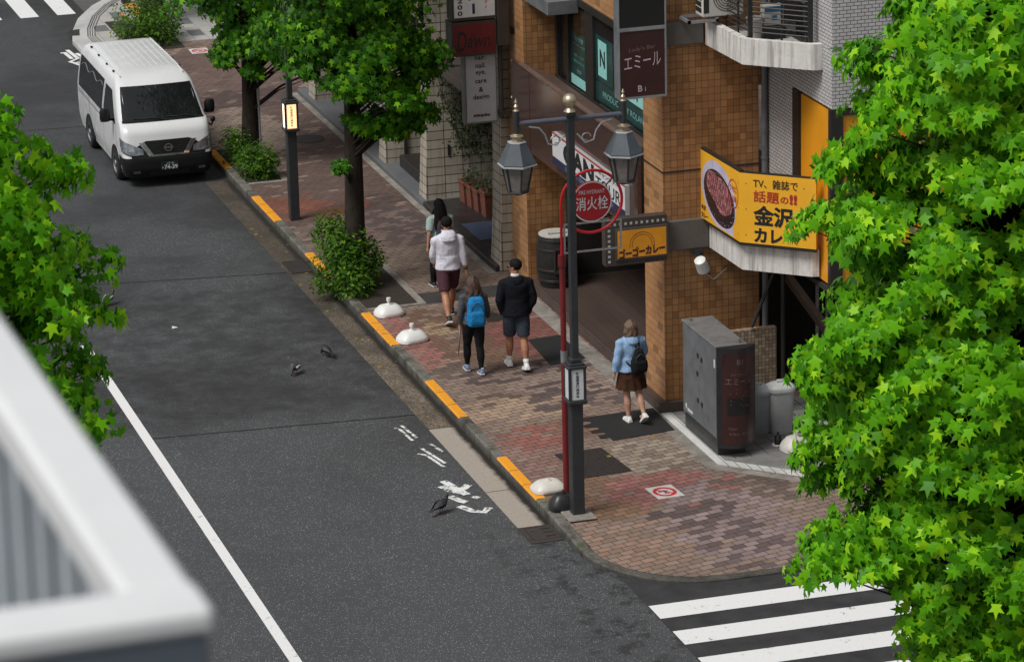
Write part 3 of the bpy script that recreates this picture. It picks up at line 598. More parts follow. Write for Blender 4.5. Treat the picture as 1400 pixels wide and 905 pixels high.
w = MB(); w.box(2.985, 3.66, -1.975, -1.90, 2.64, 3.09, bev=.01); w.box(2.985, 3.60, -1.975, -1.90, 5.72, 6.06, bev=.01); w.build('beam', MT['beam'], ob)
w = MB(); w.box(2.85, 4.47, -2.0, -1.05, .15, .31, bev=.008).box(2.97, 6.2, -1.05, 4.88, .15, .33, bev=.008); w.build('step', MT['step_tile'], ob)
w = MB(); w.box(2.87, 2.93, -1.04, 5.3, 2.64, 3.985); w.box(2.862, 2.87, 4.35, 5.3, 2.66, 3.97); w.box(2.93, 3.02, -1.04, 5.3, 2.64, 2.70); w.build('fascia', MT['granite'], ob)
w = MB(); w.loft([[(2.85, yy, 3.99), (2.85, yy, 4.02), (2.93, yy, 4.02), (3.56, yy, 3.70), (3.56, yy, 3.64), (2.94, yy, 3.97)] for yy in (-1.04, 4.875)]); w.build('ledge', MT['granite_ledge'], ob)
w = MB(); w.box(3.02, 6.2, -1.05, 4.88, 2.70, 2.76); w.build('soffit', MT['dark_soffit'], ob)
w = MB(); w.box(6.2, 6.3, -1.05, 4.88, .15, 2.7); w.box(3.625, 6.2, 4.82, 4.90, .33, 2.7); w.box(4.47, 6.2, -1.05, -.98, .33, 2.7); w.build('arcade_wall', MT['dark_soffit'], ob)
w = MB(); w.box(5.0, 6.1, 2.6, 4.7, .33, 1.2, bev=.02); w.box(5.6, 6.15, .2, 2.4, .33, 2.3, bev=.01); w.build('counter', MT['frame_dark'], ob)
wf = MB(); Pw = Plane((3.55, 4.88, 3.71), (0, -1, 0))
L_ = 5.93
for x, wx in ((0.0, .1), (.55, .12), (1.55, .4), (3.2, .1), (4.6, .1), (L_-.1, .1)): Pw.rect(wf, x, x+wx, 0, 1.58, -.03, .05)
Pw.rect(wf, 0, L_, 0, .07, .05, .07); Pw.rect(wf, 0, L_, 1.46, 1.58, .05, .08); wfo = wf.build('window_frame', MT['frame_dark'], ob)
b = MB(); Pw.rect(b, .0, L_, .05, 1.5, -.012, 0); b.build('pane', MT['shop_glass'], wfo)
b = MB(); Pw.rect(b, .68, 1.54, .24, .95, .002, .004); Pw.rect(b, 1.96, L_-.1, .08, .40, .002, .004); Pw.rect(b, 1.96, 2.8, .42, 1.15, .002, .0035); b.build('film', MT['teal_dark'], wfo)
b = MB(); Pw.rect(b, 2.08, 2.5, .5, 1.08, .004, .006); Pw.rect(b, 3.32, L_-.12, .42, .80, .004, .006); Pw.rect(b, .68, 1.54, .075, .235, .002, .004); b.build('poster', MT['teal_pale'], wfo)
b = MB()
Pw.text(b, '完全予約制', 1.1, .86, h=.085, d=.007); Pw.text(b, 'パーソナルトレーニング', 1.1, .76, h=.05, d=.007); Pw.text(b, '体験トレーニング', 1.1, .58, h=.055, d=.007); Pw.text(b, '無料カウンセリング', 1.1, .48, h=.055, d=.007); Pw.text(b, '受付中', 1.1, .33, h=.07, d=.007)
Pw.text(b, 'PRODUCED BY ROLAND', 3.35, .235, h=.10, wd=2.1, d=.007); b.build('lettering', MT['teal_ink'], wfo)
b = MB(); Pw.text(b, 'N', 2.3, .8, h=.28, d=.008, bold=.03); Pw.text(b, 'N', 3.9, .60, h=.22, d=.008, bold=.03); b.build('poster_letter', MT['ink'], wfo)
b = MB(); b.box(2.98, 3.5, 3.62, 4.86, 5.04, 5.27, bev=.01); b.build('awning_box', MT['grey_metal'], ob)
b = MB(); b.box(2.90, 2.985, 5.36, 5.44, 3.85, 3.95, bev=.01); b.tube([(2.98, 5.45, 3.4), (2.90, 5.45, 3.3)], .02, 8); b.build('wall_fitting', MT['white_plastic'], ob)

# ---- cream stone building
sb = thing('stone_building', 'cream stone-clad building with flared columns and dark entrance recesses', 'building', (3.2, 13, 0))
SX = MT['stone']
for (y0, y1, xb) in ((6.10, 6.60, 3.25), (10.74, 11.12, 4.2), (13.53, 13.93, 4.4), (18.93, 19.35, 4.4)):
    w = MB(); rings = []
    for z, f in ((.15, .085), (.5, .06), (1.1, .032), (1.9, .012), (2.7, 0), (4.9 if y0 < 11 else 3.46, 0)):
        rings.append([(2.9-f, y0-f*.5, z), (xb, y0-f*.5, z), (xb, y1+f*.5, z), (2.9-f, y1+f*.5, z)])
    w.loft(rings); w.build('column', SX, sb)
w = MB(); w.box(2.9, 4.4, 10.75, 20.2, 3.465, 13); w.box(2.9, 4.4, 6.1, 10.745, 4.9, 13); w.build('upper_wall', SX, sb)
w = MB(); w.box(3.6, 3.7, 13.94, 18.92, .2, .95); w.box(4.15, 4.25, 11.13, 13.52, .2, 3.46); w.build('low_wall', SX, sb)
w = MB(); w.box(3.66, 3.70, 13.94, 18.92, .95, 3.4); w.box(4.32, 4.38, 6.62, 10.73, .2, 4.85); w.build('glazing', MT['shop_glass'], sb)
w = MB(); 
for y in (15.2, 16.45, 17.7): w.box(3.60, 3.66, y-.04, y+.04, .95, 3.4)
w.box(3.6, 3.66, 13.94, 18.92, .95, 1.02); [w.box(4.26, 4.32, y-.04, y+.04, .25, 4.2) for y in (7.4, 8.2, 9.2, 10.0)]; w.build('glazing_frame', MT['frame_dark'], sb)
w = MB(); w.box(2.73, 4.4, 10.6, 20.0, .14, .24, bev=.01); w.build('plinth', MT['grey_slab'], sb)
w = MB(); w.box(2.75, 4.4, 6.1, 10.6, .14, .25, bev=.01); w.build('entrance_floor', simple('black_slab', (.022, .021, .021), .35, var=.4, vs=3), sb)
w = MB(); w.box(3.02, 4.15, 11.25, 13.2, .24, .46, bev=.01); w.box(3.45, 4.15, 11.25, 13.2, .46, .72, bev=.01); w.build('steps', MT['frame_dark'], sb)
w = MB(); w.box(2.96, 3.5, 6.65, 10.7, 2.68, 2.84, bev=.01); w.build('canopy', MT['brown_metal'], sb)
w = MB(); w.box(3.26, 3.30, 10.70, 10.735, 1.02, 1.22); w.box(3.20, 3.24, 13.44, 13.5, .24, 3.3); w.build('intercom', MT['frame_dark'], sb)
for i, y in enumerate((9.9, 8.75)):
    t = thing('spotlight', ('small spotlight on the brown entrance canopy, half hidden by maple leaves', 'small spotlight on the brown entrance canopy, close against the shinjuku sign')[i], 'spotlight', (3.15, y, 2.84), 'spotlights on the entrance canopy')
    MB().box(3.11, 3.19, y-.04, y+.04, 2.84, 2.87).tube([(3.15, y, 2.86), (3.15, y, 2.95)], .014, 8).build('stand', MT['black_metal'], t)
    M_ = Matrix.Translation((3.15, y, 3.0)) @ Matrix.Rotation(math.radians(35), 4, 'Y') @ Matrix.Rotation(math.radians(30), 4, 'X')
    MB().lathe([(.035, -.10), (.055, -.06), (.062, .06), (.05, .06), (.04, .03)], seg=14, M=M_).build('head', MT['black_metal'], t, 40)
    MB().lathe([(.05, .061), (.001, .062)], seg=14, M=M_).build('lens', MT['cream_plastic'], t)

# ---- pale brick building with balconies
wb = thing('brick_building', 'pale brick building with stained balconies and yellow panels at the corner', 'building', (4.6, -3.2, 0))
WB = MT['white_brick']; XW, YW = 4.6, -4.47
w = MB(); w.box(XW, 6.0, YW, -1.91, 5.20, 13).box(XW, 6.0, -2.98, -1.91, 2.55, 5.20).box(6.0, 14, YW, -1.91, 5.20, 13).box(7.5, 14, YW, -1.91, 2.55, 5.2); w.build('wall', WB, wb)
w = MB(); w.box(5.35, 5.45, -4.4, -1.95, .15, 2.6); w.box(5.45, 14, -4.0, -3.9, .15, 2.6); w.build('ground_floor_wall', MT['white_brick'], wb)
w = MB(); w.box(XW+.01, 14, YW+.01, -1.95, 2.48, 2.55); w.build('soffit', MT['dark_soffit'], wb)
w = MB(); Px = Plane((XW, -2.98, 3.2), (0, -1, 0)); Py = Plane((XW, YW, 3.2), (1, 0, 0))
Px.rect(w, 0, .22, -.6, 1.99, -.12, .02); Px.rect(w, 1.42, 1.485, -.6, 1.99, -.1, .025); Py.rect(w, -.02, .16, -.6, 1.985, -.1, .02); Py.rect(w, 1.5, 1.62, -.6, 1.98, -.1, .02); Py.rect(w, .16, 2.9, 1.9, 1.98, -.1, .016)
w.build('corner_frame', MT['frame_dark'], wb)
w = MB(); Px.rect(w, .22, 1.42, -.6, 1.95, -.1, -.03); Py.rect(w, .16, 1.5, -.6, 1.9, -.1, -.02); Py.rect(w, 1.62, 2.9, -.6, 1.9, -.1, -.02); w.build('yellow_panel', MT['panel_yellow'], wb)
w = MB(); Py.rect(w, .35, .62, .0, .3, -.018, -.014); w.build('panel_sticker', MT['ink_red'], wb)
def balcony(z0, zf, z1, pts, name='balcony'):
    """slab with an upstand round its edge"""
    rt = bpy.data.objects.new(name, None); COL.objects.link(rt); rt.parent = wb; ORG[rt.name] = ORG[wb.name]
    base = [(XW-.002, -1.985)] + [] ; poly = pts+[(XW-.004, -1.985)]
    MB().prism(poly, z0, zf).build('floor_slab', MT['concrete'], rt)
    inn = [(pts[0][0]+.11, pts[0][1]), (pts[1][0]+.10, pts[1][1]+.06), (pts[2][0]+.0, pts[2][1]+.13), (pts[3][0], pts[3][1]+.12)]
    b = MB(); b.loft([[(p[0], p[1], zf+.001), (p[0], p[1], z1), (q[0], q[1], z1), (q[0], q[1], zf+.001)] for p, q in zip(pts, inn)], cap=True); b.build('upstand', MT['concrete'], rt)
    return rt, inn
bal_pts = [(3.62, -1.985), (3.67, -3.38), (4.47, -4.12), (XW-.004, -4.12)]
rt, inn = balcony(5.70, 5.94, 6.07, bal_pts)
def resample(p, q, n): return [tuple(p[k]+(q[k]-p[k])*i/n for k in range(len(p))) for i in range(n+1)]
b = MB(); RI = [(p[0]+.06, p[1]+.05) for p in inn[:3]]
for i in range(16):
    z = 6.14+.072*i; r = .011
    b.tube([(RI[0][0], RI[0][1], z), (RI[1][0], RI[1][1], z), (RI[2][0]-.04, RI[2][1], z)], r, 6)
b.build('rail_bars', MT['frame_dark'], rt)
b = MB()
for x, y in ((RI[1][0], RI[1][1]), (RI[2][0]-.05, RI[2][1])): b.box(x-.03, x+.03, y-.03, y+.03, 5.945, 7.35)
for p in resample(RI[0], RI[1], 3)[1:3]: b.box(p[0]-.012, p[0]+.012, p[1]-.012, p[1]+.012, 5.945, 7.3)
p = resample(RI[1], RI[2], 2)[1]; b.box(p[0]-.012, p[0]+.012, p[1]-.012, p[1]+.012, 5.945, 7.3); b.build('rail_posts', MT['black_metal'], rt)
rt2, inn2 = balcony(2.64, 2.90, 3.04, [(3.66, -1.985), (3.70, -3.26), (4.50, -3.98), (XW-.004, -4.0)])
# door opening behind the upper balcony (dark sliding window)
w = MB(); Pd = Plane((XW, -2.15, 5.96), (0, -1, 0)); Pd.rect(w, .0, 1.35, 0, 1.9, -.02, .012); w.build('balcony_window', MT['shop_glass'], wb)
w = MB(); Pd.frame(w, -.05, 1.4, -.02, 1.95, .06, .0, .03); w.build('balcony_window_frame', MT['frame_dark'], wb)
# upper-storey windows, above the picture
def upper_window(root, P, x, y, wd, ht):
    b = MB(); P.frame(b, x, x+wd, y, y+ht, .06, .002, .04); P.rect(b, x+wd/2-.03, x+wd/2+.03, y+.06, y+ht-.06, .002, .035); f_ = b.build('window', MT['frame_dark'], root)
    b = MB(); P.rect(b, x+.06, x+wd-.06, y+.06, y+ht-.06, .002, .012); b.build('window_pane', MT['glass'], f_)
for k in range(2):
    for i in range(4): upper_window(sb, Plane((2.9, 19.6, 0), (0, -1, 0)), .6+3.2*i, 6.2+3.2*k, 1.8, 1.5)
    for i in range(3): upper_window(wb, Plane((7.4, YW, 0), (1, 0, 0)), .2+2.2*i, 6.4+3.2*k, 1.4, 1.4)
    upper_window(ob, Plane((3.5, 4.4, 0), (0, -1, 0)), 1.2, 6.3+3.2*k, 2.6, 1.5)
# stair soffit under the lower balcony, pipes
w = MB(); w.add([(4.62, -2.0, 2.45), (4.62, -2.5, 2.45), (5.3, -4.3, 1.05), (5.3, -3.8, 1.05), (4.62, -2.0, 2.30), (4.62, -2.5, 2.30), (5.3, -4.3, .9), (5.3, -3.8, .9)], [(0, 1, 2, 3), (7, 6, 5, 4), (0, 4, 5, 1), (1, 5, 6, 2), (2, 6, 7, 3), (3, 7, 4, 0)]); w.build('stair_soffit', simple('brown_soffit', (.085, .052, .035), .7), wb)
w = MB(); w.tube([(4.535, -1.975, .15), (4.535, -1.975, 2.55)], .045, 12); w.tube([(4.535, -1.975, 3.05), (4.535, -1.975, 5.69)], .045, 12); w.tube([(4.535, -1.975, 5.95), (4.535, -1.975, 9)], .045, 12)
for z in (3.9, 4.3, 5.2): w.tube([(4.535, -1.975, z), (4.535, -1.975, z+.03)], .055, 12)
w.build('downpipe', MT['grey_metal'], wb, 40)
w = MB()
for x, y in ((5.2, -2.6), (5.25, -2.85), (5.2, -3.3), (5.28, -3.6)): w.tube([(x, y, .15), (x, y, 2.45)], .05, 10)
w.box(5.15, 5.3, -3.1, -2.95, .8, 1.2).tube([(5.1, -2.7, .7), (5.1, -3.4, .7), (5.1, -3.4, .15)], .025, 8); w.build('service_pipes', MT['frame_dark'], wb, 40)
# mosaic-tiled screen wall by the bins
t = tag(MB().box(3.78, 4.52, -2.48, -2.38, .15, 1.46).build('mosaic_wall', MT['mosaic']), 'low wall of small brown and cream mosaic tiles behind the grey bins', 'wall')
b = MB(); b.tube([(4.60, -2.55, .15), (4.60, -2.55, 2.4)], .035, 10).tube([(4.12, -2.5, 1.5), (4.5, -2.45, 2.3)], .03, 8); tag(b.build('steel_post', MT['frame_dark'], None, 40), 'dark steel post with a slanted brace at the end of the mosaic tile wall', 'post')

# ---- AC unit, spotlight under the beam, things on the balcony
t = thing('air_conditioner', 'aged white air conditioner unit on a bracket behind the upper balcony bars', 'air conditioner', (3.7, -2.3, 6.2))
MB().box(3.42, 4.05, -2.42, -2.12, 6.20, 6.76, bev=.015).build('casing', MT['ac_white'], t)
Pa = Plane((3.42, -2.42, 6.2), (1, 0, 0)); b = MB()
for k in range(6): Pa.ring(b, .38, .28, .03+.035*k, .042+.035*k, .006, 28)
Pa.rect(b, .02, .1, .06, .5, .002, .004); b.build('fan_grille', MT['frame_dark'], t)
b = MB(); Pl = Plane((3.42, -2.12, 6.2), (0, -1, 0)); [Pl.rect(b, .03, .26, .06+.09*k, .13+.09*k, .001, .005) for k in range(5)]; b.build('side_vent', MT['frame_dark'], t)
b = MB(); b.box(3.2, 3.66, -2.44, -2.40, 6.13, 6.17).box(3.2, 3.66, -2.02, -1.98, 6.13, 6.17).box(3.2, 3.24, -2.44, -1.98, 6.13, 6.17).box(3.62, 3.66, -2.44, -1.98, 6.13, 6.19); b.build('bracket', MT['galv'], t)
t = thing('floodlight', 'white cylindrical floodlight hanging under the grey beam beside the curry banner', 'floodlight', (3.45, -2.05, 2.62))
MB().box(3.38, 3.52, -2.1, -1.98, 2.57, 2.635).tube([(3.45, -2.04, 2.6), (3.45, -2.1, 2.5)], .025, 8).build('mount', MT['black_metal'], t)
M_ = Matrix.Translation((3.47, -2.16, 2.44)) @ Matrix.Rotation(math.radians(25), 4, 'X') @ Matrix.Rotation(math.radians(-25), 4, 'Y')
MB().lathe([(.05, .12), (.085, .10), (.10, -.11), (.09, -.11), (.08, -.06)], seg=20, M=M_).build('shade', MT['white_plastic'], t, 40)
MB().tube([(3.5, -2.2, 2.33), (3.62, -2.25, 2.22), (3.85, -2.2, 2.36)], .006, 6).build('rod', MT['galv'], t)
t = thing('plastic_bucket', 'pale plastic bucket on the upper balcony behind the bars', 'bucket', (4.0, -3.0, 5.94))
MB().lathe([(.085, 0), (.12, .30), (.128, .31), (.128, .33), (.112, .33), (.08, .02)], (4.0, -3.0, 5.945), 20).build('tub', MT['ac_white'], t, 40)
MB().tube([(4.0+.125*math.cos(a), -3.0, 6.26+.09*math.sin(a)) for a in [PI*k/8 for k in range(9)]], .005, 6).build('handle', MT['galv'], t)
t = thing('carton', 'blue and white printed carton leaning on a dark crate on the upper balcony', 'box', (4.3, -2.9, 6.2))
MB().box(4.14, 4.44, -3.0, -2.85, 6.13, 6.42, bev=.006).build('body', MT['ac_white'], t)
b = MB(); Pk = Plane((4.14, -3.0, 6.13), (1, 0, 0)); Pk.rect(b, .01, .29, .2, .28, .001, .003); Pk.rect(b, .12, .2, .08, .15, .001, .003); b.build('printed_band', simple('print_blue', (.02, .16, .32), .5), t)
tag(MB().box(4.12, 4.46, -3.05, -2.75, 5.945, 6.125, bev=.01).build('crate', MT['black_plastic']), 'black crate under the blue and white carton on the balcony', 'crate')

# ---- tall buildings up the street and over the road (mostly out of view)
def plain_building(name, label, x0, x1, y0, y1, h, m):
    t = thing(name, label, 'building', ((x0+x1)/2, (y0+y1)/2, 0)); MB().box(x0, x1, y0, y1, .1, h).build('wall', m, t)
    fr = MB(); gl_ = MB(); 
    for xs, n in ((x0-.01, -1), (x1+.01, 1)):
        z = 1.2
        while z < h-1.5:
            y = y0+1
            while y < y1-2:
                gl_.box(min(xs, xs+n*.02), max(xs, xs+n*.02), y, y+1.6, z, z+1.5); fr.box(min(xs, xs+n*.06), max(xs, xs+n*.06), y-.08, y+1.68, z-.1, z-.01); y += 2.8
            z += 3.1
    gl_.build('window', MT['glass'], t); fr.build('sill', MT['galv'], t); return t
plain_building('office_block', 'pale rendered block beyond the far plaza', 4.5, 16, 34, 60, 16, MT['far_wall'])
# ================================================================ SIGNS
def boxsign(P, t, wdt, h, depth, m_case, name='case'):
    b = MB(); P.rect(b, 0, wdt, 0, h, -depth, 0); return b.build(name, m_case, t)
# bar sign at the pillar corner
t = thing('bar_sign', 'tall maroon bar sign with pale katakana under a blank dark panel', 'sign', (2.6, -2.0, 5.0)); P = Plane((2.24, -2.10, 5.03), (1, 0, 0))
boxsign(P, t, .735, 3.4, .18, MT['grey_metal']); b = MB(); P.rect(b, .025, .715, .03, .985, .001, .004); b.build('maroon_face', MT['maroon'], t)
b = MB(); P.rect(b, .025, .715, 1.05, 2.4, .001, .004); P.rect(b, .025, .715, 2.45, 3.36, .001, .004); b.build('blank_face', MT['dark_panel'], t)
b = MB(); P.frame(b, 0, .735, -.005, 1.02, .025, .001, .018); P.frame(b, 0, .735, 1.02, 3.4, .022, .001, .018); b.build('trim', MT['galv'], t)
b = MB(); P.text(b, 'エミール', .37, .545, h=.20, wd=.56, d=.007, bold=.0, skew=.10); P.text(b, 'B', .33, .14, h=.095, d=.007, bold=.02); P.text(b, '1', .41, .125, h=.065, d=.007); b.build('lettering', MT['lilac'], t)
b = MB(); P.text(b, "Lady's Bar", .37, .725, h=.075, wd=.4, d=.007, skew=.10); b.build('small_lettering', MT['dim_lilac'], t)
MB().box(2.955, 3.0, -2.0, -1.9, 5.5, 5.58).box(2.955, 3.0, -2.0, -1.9, 7.3, 7.38).build('bracket', MT['black_metal'], t)

# curry shop sign in a film-strip frame (the mascot is left out)
t = thing('shop_sign', 'yellow curry shop sign in a dark film-strip frame jutting from the orange pillar', 'sign', (2.5, -2.0, 2.6)); P = Plane((2.0, -2.12, 2.55), (1, 0, 0))
boxsign(P, t, .95, .70, .17, MT['brown_metal'])
b = MB(); P.rect(b, .15, .95, .09, .56, .0, .03); b.build('frame', simple('sign_rim', (.075, .06, .05), .5), t)
b = MB(); P.rect(b, .175, .925, .115, .53, .031, .034); b.build('yellow_face', MT['gogo_yellow'], t)
b = MB()
for i in range(11): P.rect(b, .045+.083*i, .045+.083*i+.036, .605, .645, .001, .003)
for i in range(7): P.rect(b, .035, .075, .05+.078*i, .05+.078*i+.038, .001, .003)
b.build('perforation', MT['sign_off'], t)
b = MB()
for i in range(10): P.rect(b, .15+.078*i, .15+.078*i+.03, .03, .05, .001, .003)
b.build('lower_perforation', MT['frame_dark'], t)
b = MB(); P.ring(b, .55, .295, .150, .158, .0355, 40, 1, -.2, PI+.2); P.ring(b, .55, .295, .185, .193, .0355, 40, 1, -.2, PI+.2); b.build('emblem_ring', MT['plum'], t)
b = MB(); P.text(b, 'ゴーゴーカレー', .55, .20, h=.15, wd=.71, d=.037, bold=.06, skew=.07); b.build('lettering', MT['plum'], t)
MB().box(2.93, 2.975, -2.0, -1.9, 2.7, 2.8).build('bracket', MT['black_metal'], t)

# angled yellow curry banner on the lower balcony
t = thing('curry_banner', 'angled yellow banner with a bowl of curry and large black writing on the balcony', 'sign', (3.7, -3.3, 3.05))
A_, B_, C_ = Vector((3.56, -1.87, 3.09)), Vector((3.62, -3.37, 3.09)), Vector((4.49, -4.14, 3.09)); H1 = 1.03
P1 = Plane(A_, B_-A_); P2 = Plane(B_, C_-B_); W1, W2 = (B_-A_).length, (C_-B_).length
b = MB(); P1.rect(b, 0, W1, 0, H1, -.05, 0); b.build('side_board', MT['sign_yellow'], t)
b = MB(); P2.rect(b, 0, W2, 0, H1, -.05, 0); b.build('front_board', MT['sign_yellow'], t)
b = MB(); P1.rect(b, -.01, W1, H1, H1+.035, -.07, -.005); P1.rect(b, 0, W1, -.05, -.002, -.06, -.01); P2.rect(b, .0, W2, H1, H1+.02, -.06, -.005); P2.rect(b, .0, W2, -.05, -.002, -.06, -.01); b.build('edge_trim', MT['frame_dark'], t)
# bowl picture: tilted ellipse, sauce, sliced cutlet
def tilt(pts, cx, cy, a): return [(cx+x*math.cos(a)-y*math.sin(a), cy+x*math.sin(a)+y*math.cos(a)) for x, y in pts]
def ell(rx, ry, n=40): return [(rx*math.cos(2*PI*i/n), ry*math.sin(2*PI*i/n)) for i in range(n)]
ang = 0.0
def warp(pts): # the picture leans: top left to bottom right across the long board
    return [(x, y) for x, y in pts]
bx, by = .72, .50
b = MB(); P1.poly(b, warp(tilt(ell(.66, .475), bx, by, -.22)), .0015); P1.poly(b, [(.62, .02), (1.30, .02), (1.25, .16), (.7, .16)], .0012); b.build('bowl', MT['plate_lilac'], t)
b = MB(); P1.poly(b, warp(tilt([(x, y) for x, y in ell(.60, .38)], bx+.02, by-.045, -.25)), .0025); b.build('sauce', MT['sauce'], t)
b = MB(); P1.poly(b, warp(tilt([(x, y*(1+.12*math.sin(9*x))) for x, y in ell(.50, .245, 60)], bx+.02, by+.04, -.30)), .0035); b.build('cutlet', MT['cutlet'], t)
b = MB(); q = random.Random(3)
for i in range(13):
    x = -.42+.07*i; yy = .2*math.sqrt(max(.05, 1-(x/.5)**2)); P1.poly(b, tilt([(x, -yy), (x+.018, -yy), (x+.05+q.uniform(-.01, .01), yy), (x+.03, yy*.9), (x+.02, 0)], bx+.02, by+.04, -.30), .0045)
for i in range(46):
    x, y = q.uniform(-.46, .46), q.uniform(-.2, .2); s_ = q.uniform(.012, .035); P1.poly(b, tilt([(x, y), (x+s_*1.8, y+s_*.3), (x+s_, y+s_)], bx+.02, by+.04, -.30), .005)
b.build('cutlet_crust', MT['cutlet_dark'], t)
b = MB()
for i in range(60):
    a = q.uniform(0, 2*PI); rr = q.uniform(.85, .97); s_ = q.uniform(.008, .018); x, y = .6*rr*math.cos(a), .38*rr*math.sin(a); P1.poly(b, tilt([(x, y), (x+s_, y), (x+s_*.5, y+s_)], bx+.02, by-.045, -.25), .0046)
b.build('sauce_glint', MT['plate_lilac'], t)
b = MB(); P1.ring(b, 1.27, .66, .175, .188, .006, 36, 1.15); P1.text(b, 'クセに', 1.27, .74, h=.10, wd=.26, d=.006, bold=.01); P1.text(b, 'なる味', 1.27, .59, h=.10, wd=.26, d=.006, bold=.01); b.build('badge', MT['ink_red'], t)
b = MB(); P1.text(b, '金沢', .14, .175, h=.085, wd=.17, d=.006, bold=.03); P1.text(b, 'カレー', .19, .065, h=.08, wd=.26, d=.006, bold=.03); b.build('side_lettering', MT['ink'], t)
cx_ = .55
b = MB(); P2.text(b, 'TV、雑誌で', cx_, .90, h=.14, wd=.68, d=.005, bold=.012); P2.text(b, '金沢', cx_-.03, .42, h=.31, wd=.62, d=.005, bold=.035); P2.text(b, 'カレー', cx_, .13, h=.215, wd=.66, d=.005, bold=.04); b.build('lettering', MT['ink'], t)
b = MB(); P2.text(b, '話題', cx_-.14, .705, h=.175, wd=.39, d=.005, bold=.014); P2.text(b, 'の', cx_+.135, .68, h=.10, wd=.12, d=.005, bold=.02); P2.text(b, '!!', cx_+.27, .70, h=.15, wd=.115, d=.005, bold=.05); b.build('red_lettering', MT['ink_red'], t)
b = MB()
for P_, xs in ((P2, (.1, .98)), (P1, (1.46,))):
    for x in xs:
        for y in (.12, .5, .88): P_.disc(b, x, y, .009, .004, 8)
b.build('screws', MT['brown_metal'], t)

# travel sign on the granite fascia
t = thing('travel_sign', 'long white travel shop sign with black letters and a navy strip on the granite fascia', 'sign', (2.82, 1.3, 2.7)); P = Plane((2.80, 2.92, 2.81), (0, -1, 0)); Wt = 3.58
boxsign(P, t, Wt, .52, .07, MT['sign_off']); b = MB(); P.rect(b, 0, Wt, .135, .50, .001, .003); b.build('white_face', MT['sign_white'], t)
b = MB(); P.rect(b, 0, Wt, .50, .525, -.001, .006); b.build('red_edge', MT['ink_red'], t)
b = MB(); P.rect(b, 0, Wt, 0, .13, .001, .003); b.build('navy_strip', MT['ink_navy'], t)
b = MB(); P.text(b, 'CAN', 1.33, .315, h=.33, wd=1.55, d=.005, bold=.05); P.text(b, 'TOUR', 2.78, .25, h=.2, wd=1.2, d=.005, bold=.01); P.text(b, 'キャンツアー', 2.8, .43, h=.075, wd=.95, d=.005, bold=.03); b.build('lettering', MT['ink'], t)
b = MB(); P.text(b, '国内 海外 団体旅行', 1.3, .07, h=.07, wd=1.3, d=.005); P.text(b, '0120-05-5200', 2.7, .07, h=.06, wd=.8, d=.005) if 0 else P.text(b, '高速バス', 2.7, .07, h=.07, wd=.7, d=.005); b.build('strip_lettering', flat('ink_pale_blue', (.22, .26, .42)), t)

# stack of box signs between the stone and orange buildings
t = thing('phone_sign', 'white box sign with navy digits and katakana above the dull red sign', 'sign', (2.4, 5.7, 4.6)); P = Plane((1.98, 5.66, 4.62), (1, 0, 0))
boxsign(P, t, .76, 2.2, .32, MT['brown_metal']); b = MB(); P.rect(b, .035, .73, .05, 2.15, .001, .004); b.build('white_face', MT['sign_white'], t)
b = MB()
for i, ch in enumerate('0025'): P.text(b, ch, .135, .12+.105*i, h=.078, wd=.085, d=.006, bold=.03)
for i, ch in enumerate('8730'): P.text(b, ch, .135, .56+.105*i, h=.078, wd=.085, d=.006, bold=.03) if 0 else None
P.text(b, 'ー', .37, .21, h=.17, wd=.055, d=.006, bold=.03) if 0 else P.rect(b, .345, .39, .10, .27, .005, .006); P.text(b, 'ア', .37, .42, h=.2, wd=.22, d=.006, bold=.04); b.build('lettering', MT['ink_navy'], t)
b = MB()
for i, ch in enumerate('ーダーリ'):
    if ch == 'ー': P.rect(b, .573, .585, .175+.085*i, .225+.085*i, .005, .006)
    else: P.text(b, ch, .58, .20+.085*i, h=.055, d=.006, bold=.02)
b.build('red_lettering', MT['ink_bright_red'], t)
t = thing('red_sign', 'dull red box sign with black handwritten lettering in a dark frame', 'sign', (2.35, 5.7, 4.0)); P = Plane((1.96, 5.66, 4.02), (1, 0, 0))
boxsign(P, t, .77, .575, .34, MT['brown_metal']); b = MB(); P.rect(b, .035, .74, .04, .53, .001, .004); b.build('red_face', MT['dull_red'], t)
b = MB(); P.text(b, 'D', .17, .25, h=.33, wd=.17, d=.006, shear=.2, bold=.01); P.text(b, 'awn', .46, .215, h=.16, wd=.40, d=.006, shear=.25, bold=.005); b.build('lettering', MT['ink'], t)
t = thing('salon_sign', 'tall white salon sign listing nail, eye, care and design', 'sign', (2.45, 5.8, 2.85)); P = Plane((2.19, 5.76, 2.84), (1, 0, 0))
boxsign(P, t, .56, 1.17, .2, MT['grey_metal']); b = MB(); P.rect(b, .03, .535, .03, 1.15, .001, .004); b.build('white_face', MT['sign_off'], t)
b = MB()
for i, s_ in enumerate(('design', '&', 'care', 'eye.', 'nail.', 'hair.')): P.text(b, s_, .28, .44+.136*i, h={'design': .108, '&': .085, 'care': .058, 'eye.': .08, 'nail.': .085, 'hair.': .085}[s_], d=.006, bold=.018)
P.text(b, 'shinjuku', .28, .135, h=.066, wd=.29, d=.006, bold=.05); b.build('lettering', MT['ink'], t)
tag(MB().box(2.745, 2.95, 5.62, 5.74, 4.15, 7.0, bev=.01).box(2.76, 3.06, 5.74, 5.9, 4.3, 4.4).box(2.76, 3.06, 5.74, 5.9, 2.95, 3.02).tube([(2.82, 5.78, 4.15), (2.82, 5.78, 2.9)], .04, 10).build('sign_post', MT['brown_metal']), 'brown metal panel and bracket holding the stack of box signs', 'bracket')

